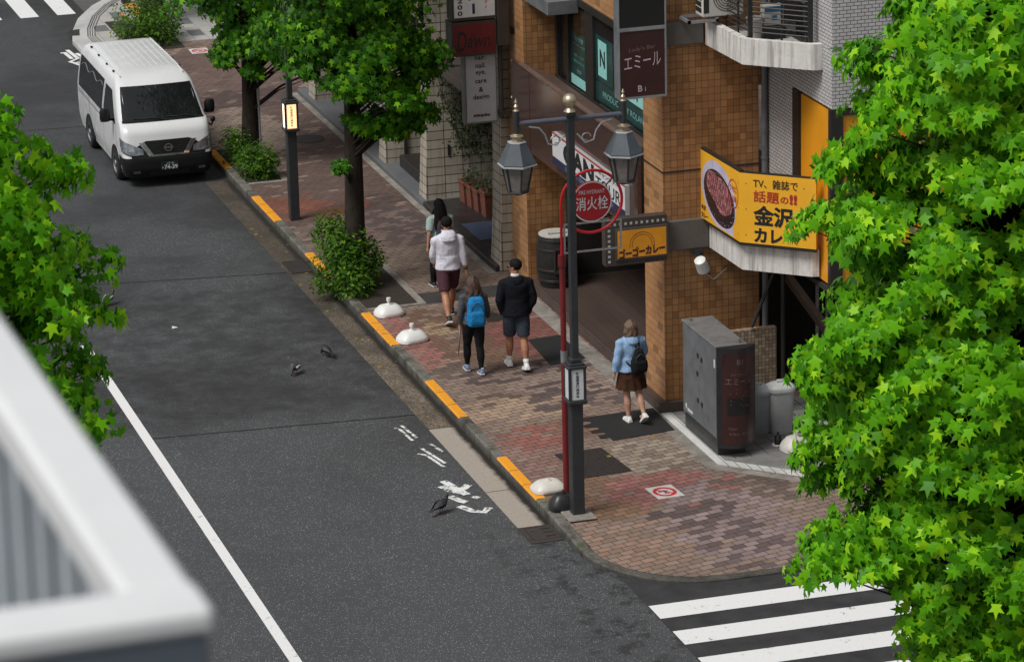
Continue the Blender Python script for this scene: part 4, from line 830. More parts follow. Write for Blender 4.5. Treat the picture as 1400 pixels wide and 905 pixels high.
# ---------------------------------------------------------------- lamp posts
def lamp_base(t, x, y, lit):
    P_ = MT['post_metal']; b = MB(); b.box(x-.086, x+.086, y-.086, y+.086, .152, 1.78, bev=.012); b.build('post', P_, t)
    b = MB(); b.box(x-.135, x+.135, y-.135, y+.135, 1.78, 1.84, bev=.01); b.box(x-.135, x+.135, y-.135, y+.135, 2.28, 2.33, bev=.01); b.box(x-.11, x+.11, y-.11, y+.11, 2.33, 2.36, bev=.01)
    for sx in (-1, 1):
        for sy in (-1, 1): b.box(x+sx*.105-.018, x+sx*.105+.018, y+sy*.105-.018, y+sy*.105+.018, 1.84, 2.28)
    cg = b.build('lantern_box', P_, t)
    b = MB(); b.box(x-.087, x+.087, y-.112, y-.10, 1.845, 2.275); b.box(x-.087, x+.087, y+.10, y+.112, 1.845, 2.275); b.build('front_pane', MT['lamp_glow'] if lit else MT['lamp_box_glass'], cg)
    b = MB(); b.box(x-.112, x-.10, y-.087, y+.087, 1.845, 2.275); b.box(x+.10, x+.112, y-.087, y+.087, 1.845, 2.275); b.build('side_pane', MT['lamp_glow_side'] if lit else MT['lamp_box_glass'], cg)
    P = Plane((x-.087, y-.113, 1.845), (1, 0, 0)); b = MB()
    for i, ch in enumerate('新宿要通り商店会'): P.text(b, ch, .087, .375-.046*i, h=.04, wd=.045, d=.002, bold=.02)
    b.build('lettering', MT['ink'], cg)
def lantern(t, x, y, zt):
    """six-sided hanging street lantern below zt"""
    b = MB(); hexr = lambda r, z, ph=PI/6: [(x+r*math.cos(2*PI*j/6+ph), y+r*math.sin(2*PI*j/6+ph), z) for j in range(6)]
    rf = MB().loft([hexr(.255, zt-.40), hexr(.262, zt-.385), hexr(.125, zt-.115), hexr(.06, zt-.10)]).build('lantern_roof', MT['lamp_roof'], t)
    r_ = MB(); r_.loft([hexr(.262, zt-.425), hexr(.275, zt-.42), hexr(.275, zt-.402), hexr(.25, zt-.40)]); r_.loft([hexr(.12, zt-.113), hexr(.13, zt-.112), hexr(.13, zt-.10), hexr(.11, zt-.098)]); r_.build('roof_rim', MT['lamp_edge'], rf)
    c = MB(); c.lathe([(.075, -.10), (.08, -.085), (.062, -.075), (.062, -.045), (.088, -.035), (.092, -.02), (.05, -.012), (.05, 0), (.03, .03), (.0, .035)], (x, y, zt), 14); c.build('brass_collar', MT['brass'], rf, 50)
    g = MB().loft([hexr(.135, zt-.77), hexr(.205, zt-.425)]).build('lantern_glass', MT['lamp_glass'], t)
    f = MB()
    for j in range(6):
        a = 2*PI*j/6+PI/6; f.tube([(x+.140*math.cos(a), y+.140*math.sin(a), zt-.77), (x+.212*math.cos(a), y+.212*math.sin(a), zt-.425)], .014, 6)
    f.loft([hexr(.15, zt-.80), hexr(.158, zt-.785), hexr(.15, zt-.765), hexr(.12, zt-.76)]); f.lathe([(.05, -.83), (.08, -.80)], (x, y, zt), 10); f.build('lantern_frame', MT['post_metal'], g)
t = thing('street_lamp', 'tall charcoal street lamp with two hexagonal lanterns on a crossbar', 'street lamp', (.35, -5.7, .15)); x, y = .35, -5.7
lamp_base(t, x, y, False)
MB().box(x-.20, x+.20, y-.28, y+.2, .15, .175, bev=.01).build('base_plate', MT['stone_strip'], t)
b = MB(); b.box(x-.05, x+.05, y-.05, y+.05, 2.36, 5.82, bev=.01); b.box(x-.07, x+.07, y-.07, y+.07, 2.36, 2.42, bev=.01); b.box(x-.07, x+.07, y-.07, y+.07, 5.80, 5.85, bev=.008); b.build('upper_post', MT['post_metal'], t)
b = MB(); b.tube([(x-.75, y, 5.76), (x+.75, y, 5.76)], .036, 12); b.build('crossbar', simple('arm_grey', (.075, .08, .105), .45, var=.1), t, 40)
b = MB()
for sx in (-1, 1):
    b.tube([(x+sx*.75, y, 5.60), (x+sx*.75, y, 5.93)], .045, 12)
b.build('drop_tube', MT['post_metal'], t, 40)
b = MB()
for sx in (-1, 1): b.lathe([(.03, 0), (.045, .01), (.02, .03), (.03, .05), (.032, .07), (.01, .10), (.022, .125), (.012, .15), (0, .18)], (x+sx*.75, y, 5.93), 12)
b.lathe([(.06, 0), (.085, .015), (.06, .04), (.045, .06), (.05, .075), (.085, .12), (.098, .165), (.085, .21), (.05, .245), (0, .26)], (x, y, 5.85), 16); b.build('finial', MT['brass'], t, 60)
b = MB()
for sx in (-1, 1):
    pts = [(x+sx*.09, y-.02, 5.55), (x+sx*.2, y-.02, 5.42), (x+sx*.32, y-.02, 5.45), (x+sx*.36, y-.02, 5.58), (x+sx*.44, y-.02, 5.68), (x+sx*.58, y-.02, 5.71)]; b.tube(pts, .012, 8)
    b.tube([(x+sx*(.22+.06*math.cos(a)), y-.02, 5.50+.05*math.sin(a)) for a in [.6*k for k in range(9)]], .01, 6)
b.build('scroll', MT['silver'], t, 40)
lantern(t, x-.75, y, 5.62); lantern(t, x+.75, y, 5.62)
t = thing('street_lamp', 'dark lamp post up the pavement with a glowing amber lantern box', 'street lamp', (.36, 10.63, .15)); x, y = .36, 10.63
lamp_base(t, x, y, True); b = MB(); b.box(x-.05, x+.05, y-.05, y+.05, 2.36, 5.82, bev=.01); b.build('upper_post', MT['post_metal'], t)
MB().tube([(x-.75, y, 5.76), (x+.75, y, 5.76)], .036, 12).build('crossbar', MT['post_metal'], t, 40); lantern(t, x-.75, y, 5.62); lantern(t, x+.75, y, 5.62)
t = thing('street_lamp', 'thick dark post behind the wide bush at the far plaza', 'street lamp', (1.2, 30.0, .15)); MB().box(1.10, 1.30, 29.9, 30.1, .152, 6, bev=.012).build('post', MT['post_metal'], t)
tag(MB().tube([(1.36, 29.5, .152), (1.36, 29.5, 2.6)], .03, 10).build('sign_pole', MT['galv'], None, 40), 'thin grey steel pole beside the thick dark post at the far plaza', 'pole')

# ---------------------------------------------------------------- fire hydrant sign
t = thing('hydrant_sign', 'red pole with a hooped round fire hydrant sign and an empty silver frame', 'sign', (.31, -5.35, .15)); hx, hy = .31, -5.35
b = MB(); b.tube([(hx, hy, .152), (hx, hy, 2.25)], .044, 14); b.build('lower_pole', MT['red_dark'], t, 40)
b = MB(); b.tube([(hx, hy, 2.25), (hx, hy, 2.42)], .047, 14); b.tube([(hx, hy, .33), (hx, hy, .35)], .05, 14); b.build('steel_band', MT['galv'], t, 40)
b = MB(); b.tube([(hx, hy, 2.42), (hx, hy, 3.62)], .040, 14); b.tube([(hx, hy, 3.62), (hx, hy, 3.78)], .056, 14); b.build('middle_pole', MT['red_dark'], t, 40)
cz, cxx, RO = 4.49, hx+.435, .435
pts = [(hx, hy, 3.75), (hx, hy, 4.2)]+[(cxx+RO*math.cos(a), hy, cz+RO*math.sin(a)) for a in [PI*1.0-(PI*1.72)*k/40 for k in range(41)]]
b = MB(); b.tube(pts, .021, 12); b.build('hoop', MT['red_paint'], t, 40)
P = Plane((cxx, hy-.02, cz), (1, 0, 0)); b = MB()
M_ = Matrix.Translation((cxx, hy-.0, cz)) @ Matrix.Rotation(PI/2, 4, 'X'); b.lathe([(.285, -.02), (.285, .018), (.0, .02)], seg=44, M=M_); dk = b.build('disc', MT['sign_red'], t, 40)
b = MB(); P.ring(b, 0, 0, .268, .284, .003, 48); P.text(b, '消火栓', 0, -.02, h=.19, wd=.46, d=.004, bold=.008); P.text(b, 'FIRE HYDRANT', 0, .14, h=.055, wd=.37, d=.004); b.build('lettering', MT['sign_white'], dk)
b = MB()
for a in (PI/4, -PI/4, 3*PI/4): b.tube([(cxx+.28*math.cos(a), hy, cz+.28*math.sin(a)), (cxx+RO*math.cos(a), hy, cz+RO*math.sin(a))], .012, 6)
b.build('strut', MT['red_dark'], t)
b = MB(); P = Plane((hx+.03, hy, 3.79), (1, 0, 0)); P.frame(b, 0, .83, 0, .42, .022, -.012, .012); b.build('silver_frame', MT['silver'], t)
# water-filled bases
def weight(name, label, x, y, m, s=1.0, rz=0.0, h=.2, stem=True, grp=None, z=.152):
    t = thing(name, label, 'sign base', (x, y, z), grp, rz); hx_, hy_ = .235*s, .185*s
    def rr(sx, sy, zz, n=32): return [(hx_*sx*math.copysign(abs(math.cos(2*PI*i/n))**.62, math.cos(2*PI*i/n)), hy_*sy*math.copysign(abs(math.sin(2*PI*i/n))**.62, math.sin(2*PI*i/n)), zz) for i in range(n)]
    b = MB(); b.loft([rr(.93, .93, 0), rr(1, 1, .012), rr(1, 1, .06*h/.2), rr(.96, .96, .075*h/.2), rr(.90, .9, .10*h/.2), rr(.62, .62, .165*h/.2), rr(.42, .42, .178*h/.2)]); body = b.build('tank', m, t, 50, True)
    b = MB(); b.lathe([(.045, .17*h/.2), (.045, .19*h/.2), (.022, .195*h/.2)]+([(.022, .235), (.036, .24), (.036, .29), (.0, .295)] if stem else [(.02, .21*h/.2), (0, .21*h/.2)]), seg=14, sx=s, sy=s); b.build('spout', m, t, 40, True); return t
G_ = 'white water-filled sign bases'
weight('water_weight', 'white plastic sign base on the kerb nearest the bushy planting pit', .40, 4.36, MT['white_plastic'], 1.02, .15, grp=G_)
weight('water_weight', 'white plastic sign base on the kerb nearest the girl with the blue backpack', .37, 2.85, MT['white_plastic'], 1.05, .2, grp=G_)
weight('water_weight', 'scuffed flattened white sign base beside the red hydrant pole', .27, -4.62, MT['cream_plastic'], 1.05, .1, .17, False, G_)
weight('water_weight', 'cream sign base by the pale bin in the service yard', 4.15, -4.25, MT['cream_plastic'], 1.0, .2, .24, True, G_)
weight('water_weight', 'black water-filled base at the foot of the red hydrant pole', .235, -5.42, MT['black_plastic'], .85, 0, .26, False)
# ================================================================ VAN
def lerp_tab(tab, z):
    for (a, va), (b, vb) in zip(tab, tab[1:]):
        if z <= b: return va+(vb-va)*(0 if b == a else max(0, (z-a))/(b-a))
    return tab[-1][1]
HW = [(.22, .79), (.5, .835), (.9, .845), (1.1, .84), (1.3, .822), (1.6, .775), (1.8, .735), (1.9, .69), (1.96, .62), (1.99, .52)]
YF = [(.22, .07), (.35, .0), (.58, .0), (.66, .035), (.9, .085), (1.08, .13), (1.17, .20), (1.23, .32), (1.26, .40), (1.82, .98), (1.89, 1.12), (1.96, 1.4), (1.99, 1.75)]
YR = [(.22, 4.62), (.4, 4.69), (1.1, 4.69), (1.75, 4.62), (1.9, 4.52), (1.96, 4.38), (1.99, 4.15)]
def vf(z, s, off=0.0):
    """a point on the van's skin: s is the way round the nose from its middle"""
    hw, yf = lerp_tab(HW, z), lerp_tab(YF, z); rc = .13; Lf = hw-rc; sg = 1 if s >= 0 else -1; a = abs(s)
    if a < Lf: return (sg*a, yf+.05*(a/hw)**2-off, z)
    y0 = yf+.05*(Lf/hw)**2; t = (a-Lf)/rc
    if t < PI/2: return (sg*(Lf+(rc+off)*math.sin(t)), y0+rc-(rc+off)*math.cos(t), z)
    return (sg*(hw+off), y0+rc+(a-Lf-rc*PI/2), z)
def patch(mb, s0, s1, z0, z1, off, ns=12, nz=6):
    rows = []
    for k in range(nz+1):
        z = z0+(z1-z0)*k/nz; a = s0(z) if callable(s0) else s0; b = s1(z) if callable(s1) else s1
        rows.append([vf(z, a+(b-a)*j/ns, off) for j in range(ns+1)])
    return mb.loft(rows, cap=False, closed=False)
def side(mb, sg, ya, yb, za, zb, off, ny=6, nz=4):
    rows = []
    for k in range(nz+1):
        z = za+(zb-za)*k/nz; a = ya(z) if callable(ya) else ya; b = yb(z) if callable(yb) else yb
        rows.append([(sg*(lerp_tab(HW, z)+off), a+(b-a)*j/ny, z) for j in range(ny+1)])
    return mb.loft(rows, cap=False, closed=False)
def patch2(mb, s0, s1, zlo, zhi, off, ns=12, nz=5):
    return mb.loft([[vf(zlo(s0+(s1-s0)*j/ns)+(zhi(s0+(s1-s0)*j/ns)-zlo(s0+(s1-s0)*j/ns))*k/nz, s0+(s1-s0)*j/ns, off) for j in range(ns+1)] for k in range(nz+1)], cap=False, closed=False)
van = thing('parked_van', 'white delivery van with dark windows parked facing us at the far kerb', 'van', (-1.12, 14.28, 0))
zs = [.22, .3, .4, .5, .58, .62, .66, .72, .8, .9, .96, 1.02, 1.08, 1.17, 1.23, 1.26, 1.32, 1.45, 1.6, 1.75, 1.82, 1.87, 1.91, 1.94, 1.965, 1.982, 1.99]
b = MB(); rings = []
for z in zs:
    hw, yf, yr = lerp_tab(HW, z), lerp_tab(YF, z), lerp_tab(YR, z); smax = (hw-.13)+.13*PI/2+1.0
    n = 44; fr_ = [vf(z, -smax+2*smax*j/n) for j in range(n+1)]
    rc = .12; ym = yr-rc; back = [(hw, ym, z)]+[(hw-rc+rc*math.cos(a), ym+rc*math.sin(a), z) for a in (.4, .8, 1.2, PI/2)]+[(-(hw-rc)+rc*math.cos(a), ym+rc*math.sin(a), z) for a in (PI/2, PI-1.2, PI-.8, PI-.4)]+[(-hw, ym, z)]
    rings.append(fr_+back)
b.loft(rings); b.build('body', MT['van_white'], van, 38, True)
b = MB()
for k in range(9):
    x = -.48+.12*k; b.loft([[(x-.02, y, 1.983), (x-.01, y, 1.9945), (x+.01, y, 1.9945), (x+.02, y, 1.983)] for y in (1.85, 2.2, 3.2, 4.05)])
for sg in (-1, 1): b.tube([(sg*.60, 1.3, 1.952), (sg*.615, 1.8, 1.972), (sg*.615, 3.0, 1.972), (sg*.60, 4.3, 1.966)], .012, 6)
b.build('roof_ribs', MT['van_white'], van, 40, True)
for sg in (-1, 1):
    for y in (1.75, 2.4, 3.2, 3.95): MB().box(sg*.63-.022, sg*.63+.022, y-.04, y+.04, 1.955, 1.98).build('roof_clip', MT['van_black'], van, False, True)
b = MB(); patch(b, lambda z: -(lerp_tab(HW, z)-.062), lambda z: lerp_tab(HW, z)-.062, 1.265, 1.815, .004, 20, 8); ws = b.build('windscreen', MT['van_glass'], van, True, True)
b = MB(); patch(b, lambda z: -(lerp_tab(HW, z)-.05), lambda z: lerp_tab(HW, z)-.05, 1.235, 1.268, .007, 20, 2); b.build('cowl', MT['van_black'], ws, True, True)
for s0, s1 in ((-.55, .0), (.05, .6)):
    MB().tube([vf(1.25, s1, .03), vf(1.285, s0*.3+s1*.7, .02), vf(1.295, s0, .018)], .010, 6).build('wiper', MT['van_black'], ws, True, True)
b = MB(); patch(b, lambda z: -1.1, lambda z: 1.1, .222, .40, .014, 24, 3); patch(b, lambda z: -1.22, lambda z: 1.22, .40, .615, .014, 40, 4); b.build('bumper', MT['van_black'], van, True, True)
b = MB(); patch(b, -.38, .38, .24, .33, .02, 10, 2); b.build('air_intake', MT['dark_panel'], van, False, True)
for s0 in (-.68, .55): b = MB(); patch(b, s0, s0+.13, .30, .36, .02, 4, 2); b.build('bumper_slot', MT['grey_metal'], van, False, True)
b = MB(); patch2(b, -.70, .70, lambda s_: .616, lambda s_: .925-max(0, abs(s_)-.42)*.62, .008, 28, 6); gr = b.build('grille', MT['van_black'], van, True, True)
b = MB()
for sg in (-1, 1): patch(b, (lambda z, g=sg: g*(.27+(z-.63)*.62)), (lambda z, g=sg: g*(.37+(z-.63)*.66)), .63, .90, .022, 4, 6)
patch(b, -.33, .33, .625, .66, .023, 10, 1); b.build('chrome_bar', MT['chrome'], gr, True, True)
b = MB(); [patch(b, lambda z: -(.25+(z-.63)*.6), lambda z: .25+(z-.63)*.6, zz, zz+.012, .014, 8, 1) for zz in (.70, .745, .79, .835, .875)]; b.build('grille_bars', MT['frame_dark'], gr, False, True)
yb = vf(.78, 0, .03)[1]; P = Plane((0, yb, .78), (1, 0, 0)); b = MB(); P.ring(b, 0, 0, .058, .078, .006, 32); P.rect(b, -.09, .09, -.014, .014, .002, .010); b.build('emblem', MT['chrome'], gr, False, True)
for sg in (-1, 1):
    b = MB(); patch2(b, sg*.47, sg*1.0, lambda s_: .665+max(0, abs(s_)-.68)*.42, lambda s_: .765+.215*min(1, (abs(s_)-.47)/.42), .012, 16, 5); hl = b.build('headlight', MT['headlamp'], van, True, True)
    b = MB(); patch(b, sg*.64, sg*.75, .74, .85, .016, 5, 3); b.build('reflector', MT['chrome'], hl, True, True)
    b = MB(); patch2(b, sg*.47, sg*.95, lambda s_: .645+max(0, abs(s_)-.68)*.42, lambda s_: .662+max(0, abs(s_)-.68)*.42, .016, 12, 1); b.build('light_rim', MT['van_black'], hl, False, True)
P = Plane((-.165, vf(.44, 0, .02)[1], .345), (1, 0, 0)); b = MB(); P.rect(b, 0, .33, 0, .165, 0, .012); pl = b.build('number_plate', MT['plate_green'], van, False, True)
b = MB(); P.text(b, '74-39', .185, .06, h=.085, wd=.25, d=.014, bold=.02); P.text(b, 'あ', .03, .055, h=.04, d=.014); P.text(b, '大宮 400', .17, .135, h=.036, d=.014); b.build('lettering', MT['sign_white'], pl, False, True)
for sg in (-1, 1):
    b = MB(); side(b, sg, lambda z: .74+(z-1.12)*1.0, 1.92, 1.14, 1.70, .005); b.build('front_window', MT['van_glass'], van, False, True)
    b = MB(); side(b, sg, 2.08, 4.42, 1.10, 1.74, .005, 8); b.build('side_window', MT['van_glass'], van, False, True)
    b = MB(); [b.tube([(sg*(lerp_tab(HW, 1.60+.05*math.sin(j*1.1))+.007), 2.15+.14*j, 1.60+.05*math.sin(j*1.1)) for j in range(16)], .008, 5) for _ in (0,)]; b.build('reflection_line', MT['galv'], van, False, True)  # wavy reflection on the side glass, modelled as a pale line
    b = MB()
    for y in (2.0, 3.35): side(b, sg, y-.006, y+.006, .35, 1.85, .003, 1, 8)
    side(b, sg, 2.02, 4.5, .98, 1.0, .003, 6, 1); side(b, sg, 3.4, 4.5, 1.03, 1.04, .003, 6, 1); side(b, sg, .72, .732, .62, 1.15, .003, 1, 4); b.build('panel_gap', MT['seam'], van, False, True)
    b = MB(); b.box(sg*.845-.02, sg*.845+.02, 2.06, 2.11, .90, 1.08, bev=.008).box(sg*.848-.018, sg*.848+.018, 1.70, 1.92, 1.0, 1.04, bev=.008); b.build('door_handle', MT['van_black'], van, False, True)
    M_ = Matrix.Translation((sg*1.0, .92, 1.30)); b = MB(); b.lathe([(.0, -.135), (.085, -.12), (.1, -.06), (.1, .08), (.075, .135), (0, .14)], seg=14, M=M_, sx=1.0, sy=.75); b.tube([(sg*.83, 1.0, 1.18), (sg*.94, .94, 1.20)], .022, 8); b.build('mirror', MT['van_black'], van, 50, True)
    if sg > 0: MB().tube([(.82, .44, 1.10), (.91, .36, 1.06), (.93, .34, 1.16)], .02, 8).ball((.93, .34, 1.18), .05, .04, .06).build('fender_mirror', MT['van_black'], van, True, True)
    for y in (.92, 3.48):
        b = MB(); n = 20; pts = [(y+.40*math.cos(PI*k/n), .27+.43*math.sin(PI*k/n)) for k in range(n+1)]
        b.add([(sg*.848, a, max(.222, c)) for a, c in pts]+[(sg*.70, a, max(.222, c)) for a, c in pts], [(k, k+1, n+2+k, n+1+k) for k in range(n)]+[tuple(range(n+1))]); b.build('wheel_arch', MT['dark_panel'], van, False, True)
        wname = MB(); M_ = Matrix.Translation((sg*.735, y, .32)) @ Matrix.Rotation(sg*PI/2, 4, 'Y'); wname.lathe([(.18, -.10), (.28, -.10), (.315, -.075), (.32, 0), (.315, .085), (.285, .118), (.2, .122), (.19, .09), (.1, .09)], seg=28, M=M_); wh = wname.build('wheel', MT['tyre'], van, 40, True)
        r_ = MB(); r_.lathe([(.195, .10), (.195, .119), (.18, .12), (.15, .085), (.09, .095), (.07, .125), (.0, .13)], seg=24, M=M_)
        for k in range(8): a = 2*PI*k/8; r_.ball((.12*math.cos(a), .12*math.sin(a), .095), .02, .02, .012, 6, 4, M=M_)
        r_.build('rim', MT['rim'], wh, 40, True)
van.scale.z = .955
b = MB(); b.box(-.7, .7, .2, 4.5, .17, .235); b.build('underside', MT['dark_panel'], van, False, True)

# ================================================================ THINGS AT THE BUILDINGS
t = thing('signboard_cabinet', 'tall grey steel cabinet with a curved maroon bar poster on its front end', 'cabinet', (3.2, -3.5, .15))
MB().box(2.985, 3.44, -4.12, -2.66, .40, 1.77, bev=.012).build('steel_body', MT['grey_metal'], t)
MB().box(2.97, 3.455, -4.13, -2.64, 1.772, 1.80, bev=.008).box(3.05, 3.09, -2.8, -2.76, 1.80, 1.84).box(3.35, 3.38, -4.05, -4.02, 1.80, 1.86).build('lid', simple('cabinet_lid', (.16, .155, .15), .55, dirt=.5, ds=4), t)
MB().box(3.0, 3.42, -4.1, -2.7, .155, .398, bev=.008).build('plinth', MT['black_metal'], t)
pts = [(2.97+.58*k/14, -4.16-.15*math.sin(PI*k/14)) for k in range(15)]
b = MB(); b.prism(pts+[(3.55, -4.125), (2.97, -4.125)], .30, 1.80); fr_ = b.build('poster_case', MT['black_metal'], t, 30)
def cyl(pts, z0, z1, off, a, c):
    rows = []
    for z in (z0, z1):
        row = []
        for k in range(13):
            u = a+(c-a)*k/12; row.append((2.97+.58*u, -4.16-.15*math.sin(PI*u)-off, z))
        rows.append(row)
    return MB().loft(rows, cap=False, closed=False)
cyl(pts, .36, 1.72, .006, .10, .94).build('poster', MT['maroon'], fr_)
cyl(pts, .80, 1.06, .008, .2, .78).build('poster_photo', MT['dark_panel'], fr_)
class Curve(Plane):
    def at(s, x, y, d=0.0): u = x/.58; return Vector((2.97+.58*u, -4.16-.15*math.sin(PI*u)-.006-d, .30+y))
Pc = Curve((0, 0, 0), (1, 0, 0)); b = MB(); Pc.text(b, 'B1', .29, 1.30, h=.075, d=.004); Pc.text(b, 'クラブスナック', .29, 1.11, h=.05, wd=.26, d=.004); Pc.text(b, 'エミール', .29, 1.01, h=.095, wd=.40, d=.004)
Pc.text(b, 'Open', .19, .30, h=.05, d=.004); Pc.text(b, 'TEL 03', .27, .22, h=.028, wd=.28, d=.004); Pc.rect(b, .09, .5, .165, .168, .003, .004)
q = random.Random(5)
for i in range(14): x, y = q.uniform(.15, .45), q.uniform(.6, .85); Pc.rect(b, x, x+.012, y, y+.012, .004, .005)
b.build('lettering', MT['dim_lilac'], fr_)
b = MB(); Px_ = Plane((2.984, -2.66, .4), (0, -1, 0))
for y, z in ((.62, 1.0), (.78, .98), (.6, .72), (.62, .32), (.78, .30)): Px_.rect(b, y, y+.07, z, z+.07, .0, .006)
b.build('hinge', MT['frame_dark'], t); b = MB(); Px_.rect(b, 1.33, 1.39, 1.06, 1.18, .0, .004); Px_.rect(b, .12, .17, .08, .15, .0, .004); Px_.rect(b, .2, .42, .06, .1, .0, .004); b.build('sticker', MT['sign_white'], t)
b = MB(); b.box(3.66, 3.80, -2.62, -2.50, 1.30, 1.52, bev=.02); tag(b.build('gas_meter', MT['bin_grey']), 'small grey meter box behind the grey steel cabinet', 'meter') if 0 else None
def bin_(label, x, y, s, m, hz):
    t = thing('rubbish_bin', label, 'bin', (x, y, .153), 'lidded bins in the service yard')
    rr = lambda sx, sy, z: [(sx*math.copysign(abs(math.cos(2*PI*i/28))**.6, math.cos(2*PI*i/28)), sy*math.copysign(abs(math.sin(2*PI*i/28))**.6, math.sin(2*PI*i/28)), z) for i in range(28)]
    MB().loft([rr(.155*s, .13*s, 0), rr(.165*s, .14*s, .03), rr(.19*s, .165*s, hz-.12), rr(.192*s, .167*s, hz-.10)]).build('tub', m, t, 50, True)
    b = MB(); b.loft([rr(.205*s, .18*s, hz-.11), rr(.208*s, .183*s, hz-.06), rr(.195*s, .17*s, hz-.035), rr(.14*s, .11*s, hz), rr(.05*s, .05*s, hz+.005)]); b.tube([(-.06, 0, hz), (-.05, 0, hz+.04), (.05, 0, hz+.04), (.06, 0, hz)], .014, 8); b.build('lid', m, t, 50, True)
bin_('mid grey lidded bin half hidden behind the maroon bar poster', 3.90, -3.33, 1.05, MT['bin_grey'], .72); bin_('pale grey lidded bin standing right of the darker one', 4.22, -3.42, 1.0, MT['bin_light'], .76)
t = thing('black_bottle', 'small black bottle standing at the foot of the grey bins', 'bottle', (3.98, -3.95, .153)); MB().lathe([(.05, 0), (.055, .02), (.05, .13), (.02, .16), (.02, .19)], (3.98, -3.95, .153), 14).build('flask', MT['black_plastic'], t, 50); MB().lathe([(.09, 0), (.09, .012), (.06, .014)], (3.98, -3.95, .153), 16).build('saucer', MT['white_plastic'], t)
tag(MB().box(3.75, 4.35, -3.75, -3.1, .153, .185, bev=.008).build('bin_tray', MT['black_plastic']), 'low black tray under the two grey lidded bins', 'tray') if 0 else None
t = thing('menu_stand', 'black menu stand with tilted white sheets beside the near tree', 'menu stand', (4.45, -4.55, .153))
b = MB(); b.add([(4.25, -4.65, .153), (4.75, -4.65, .153), (4.75, -4.2, .153), (4.25, -4.2, .153), (4.28, -4.62, 1.0), (4.72, -4.62, 1.0), (4.72, -4.3, 1.2), (4.28, -4.3, 1.2)], [(3, 2, 1, 0), (4, 5, 6, 7), (0, 1, 5, 4), (1, 2, 6, 5), (2, 3, 7, 6), (3, 0, 4, 7)]); b.build('stand', MT['black_metal'], t)
P = Plane((4.29, -4.615, 1.004), (1, 0, 0), (0, .32, .2)); b = MB(); P.rect(b, .01, .42, .02, .35, .004, .008); P2_ = Plane((4.27, -4.655, .5), (1, 0, 0)); P2_.rect(b, .03, .3, .0, .42, .02, .026); b.build('menu_sheet', MT['sign_white'], t)
b = MB(); [P.rect(b, .04+.09*i, .09+.09*i, .06, .3, .008, .0095) for i in range(4)]; P2_.rect(b, .05, .12, .22, .38, .026, .028); b.build('menu_print', MT['seam'], t)
b = MB(); P2_.rect(b, .16, .26, .24, .36, .026, .028); P2_.rect(b, .06, .2, .04, .12, .026, .028); b.build('menu_photo', MT['ink_red'], t)

# barrel table in the arcade
t = thing('barrel_display', 'dark half-open barrel used as a bottle stand against the orange pillar', 'barrel', (3.3, 4.45, .33)); prof = [(.27, 0), (.30, .12), (.33, .38), (.325, .55), (.29, .82), (.28, .86)]
b = MB(); b.lathe(prof, (3.3, 4.45, .332), 22); br = b.build('staves', MT['barrel'], t, 40)
b = MB()
for z, r_ in ((.10, .302), (.28, .327), (.62, .320), (.78, .298)): b.lathe([(r_, z), (r_+.006, z+.005), (r_+.006, z+.04), (r_, z+.045)], (3.3, 4.45, .332), 22)
b.build('hoop', MT['frame_dark'], br); b = MB(); b.lathe([(.285, .862), (.285, .885), (0, .887)], (3.3, 4.45, .332), 22); b.build('table_top', MT['barrel_top'], t)
P = Plane((3.12, 4.3, 1.221), (1, 0, 0), (0, 1, 0)); b = MB(); P.text(b, 'Dining', .2, .08, h=.11, wd=.32, d=.001, bold=.02); b.build('lettering', MT['ink'], t)
b = MB(); Pb = Plane((3.17, 4.135, .60), (1, 0, 0)); Pb.frame(b, 0, .30, 0, .42, .02, -.02, .012); b.build('niche_frame', MT['brown_metal'], t); b = MB(); Pb.rect(b, .02, .28, .02, .40, -.02, -.004); b.build('niche', MT['dark_inside'], t)
b = MB(); b.lathe([(.038, 0), (.038, .17), (.014, .22), (.014, .27)], (3.33, 4.105, .63), 12); tag(b.build('wine_bottle', simple('bottle_glass', (.02, .03, .06), .15), None, 50), 'dark bottle with a pale label standing in the front of the barrel', 'bottle')
# planters in the recess
for i, (y, lb) in enumerate(((10.25, 'terracotta planter farthest into the row, against the cream wall'), (9.92, 'terracotta planter second from the cream stone wall'), (9.59, 'terracotta planter second from the near end of the row'), (9.22, 'terracotta planter at the near end of the row, largest in view'))):
    x = 3.52+.03*i; t = thing('planter', lb, 'planter', (x, y, .25), 'terracotta planters in the entrance'); h = .40 if i < 3 else .46
    b = MB(); b.loft([[(x+sx*s, y+sy*s, z) for sx, sy in ((-1, -1), (1, -1), (1, 1), (-1, 1))] for s, z in ((.14, .252), (.16, .252+h-.05), (.172, .252+h-.05), (.172, .252+h), (.145, .252+h), (.142, .252+h-.05))]); b.build('pot', MT['terracotta'], t)
    MB().box(x-.14, x+.14, y-.14, y+.14, .252+h-.06, .252+h-.045).build('earth', MT['soil'], t)
tag(MB().box(2.95, 3.55, 7.7, 8.85, .252, .262).build('door_mat', MT['blue_mat']), 'dull blue doormat at the entrance beyond the terracotta planters', 'mat')
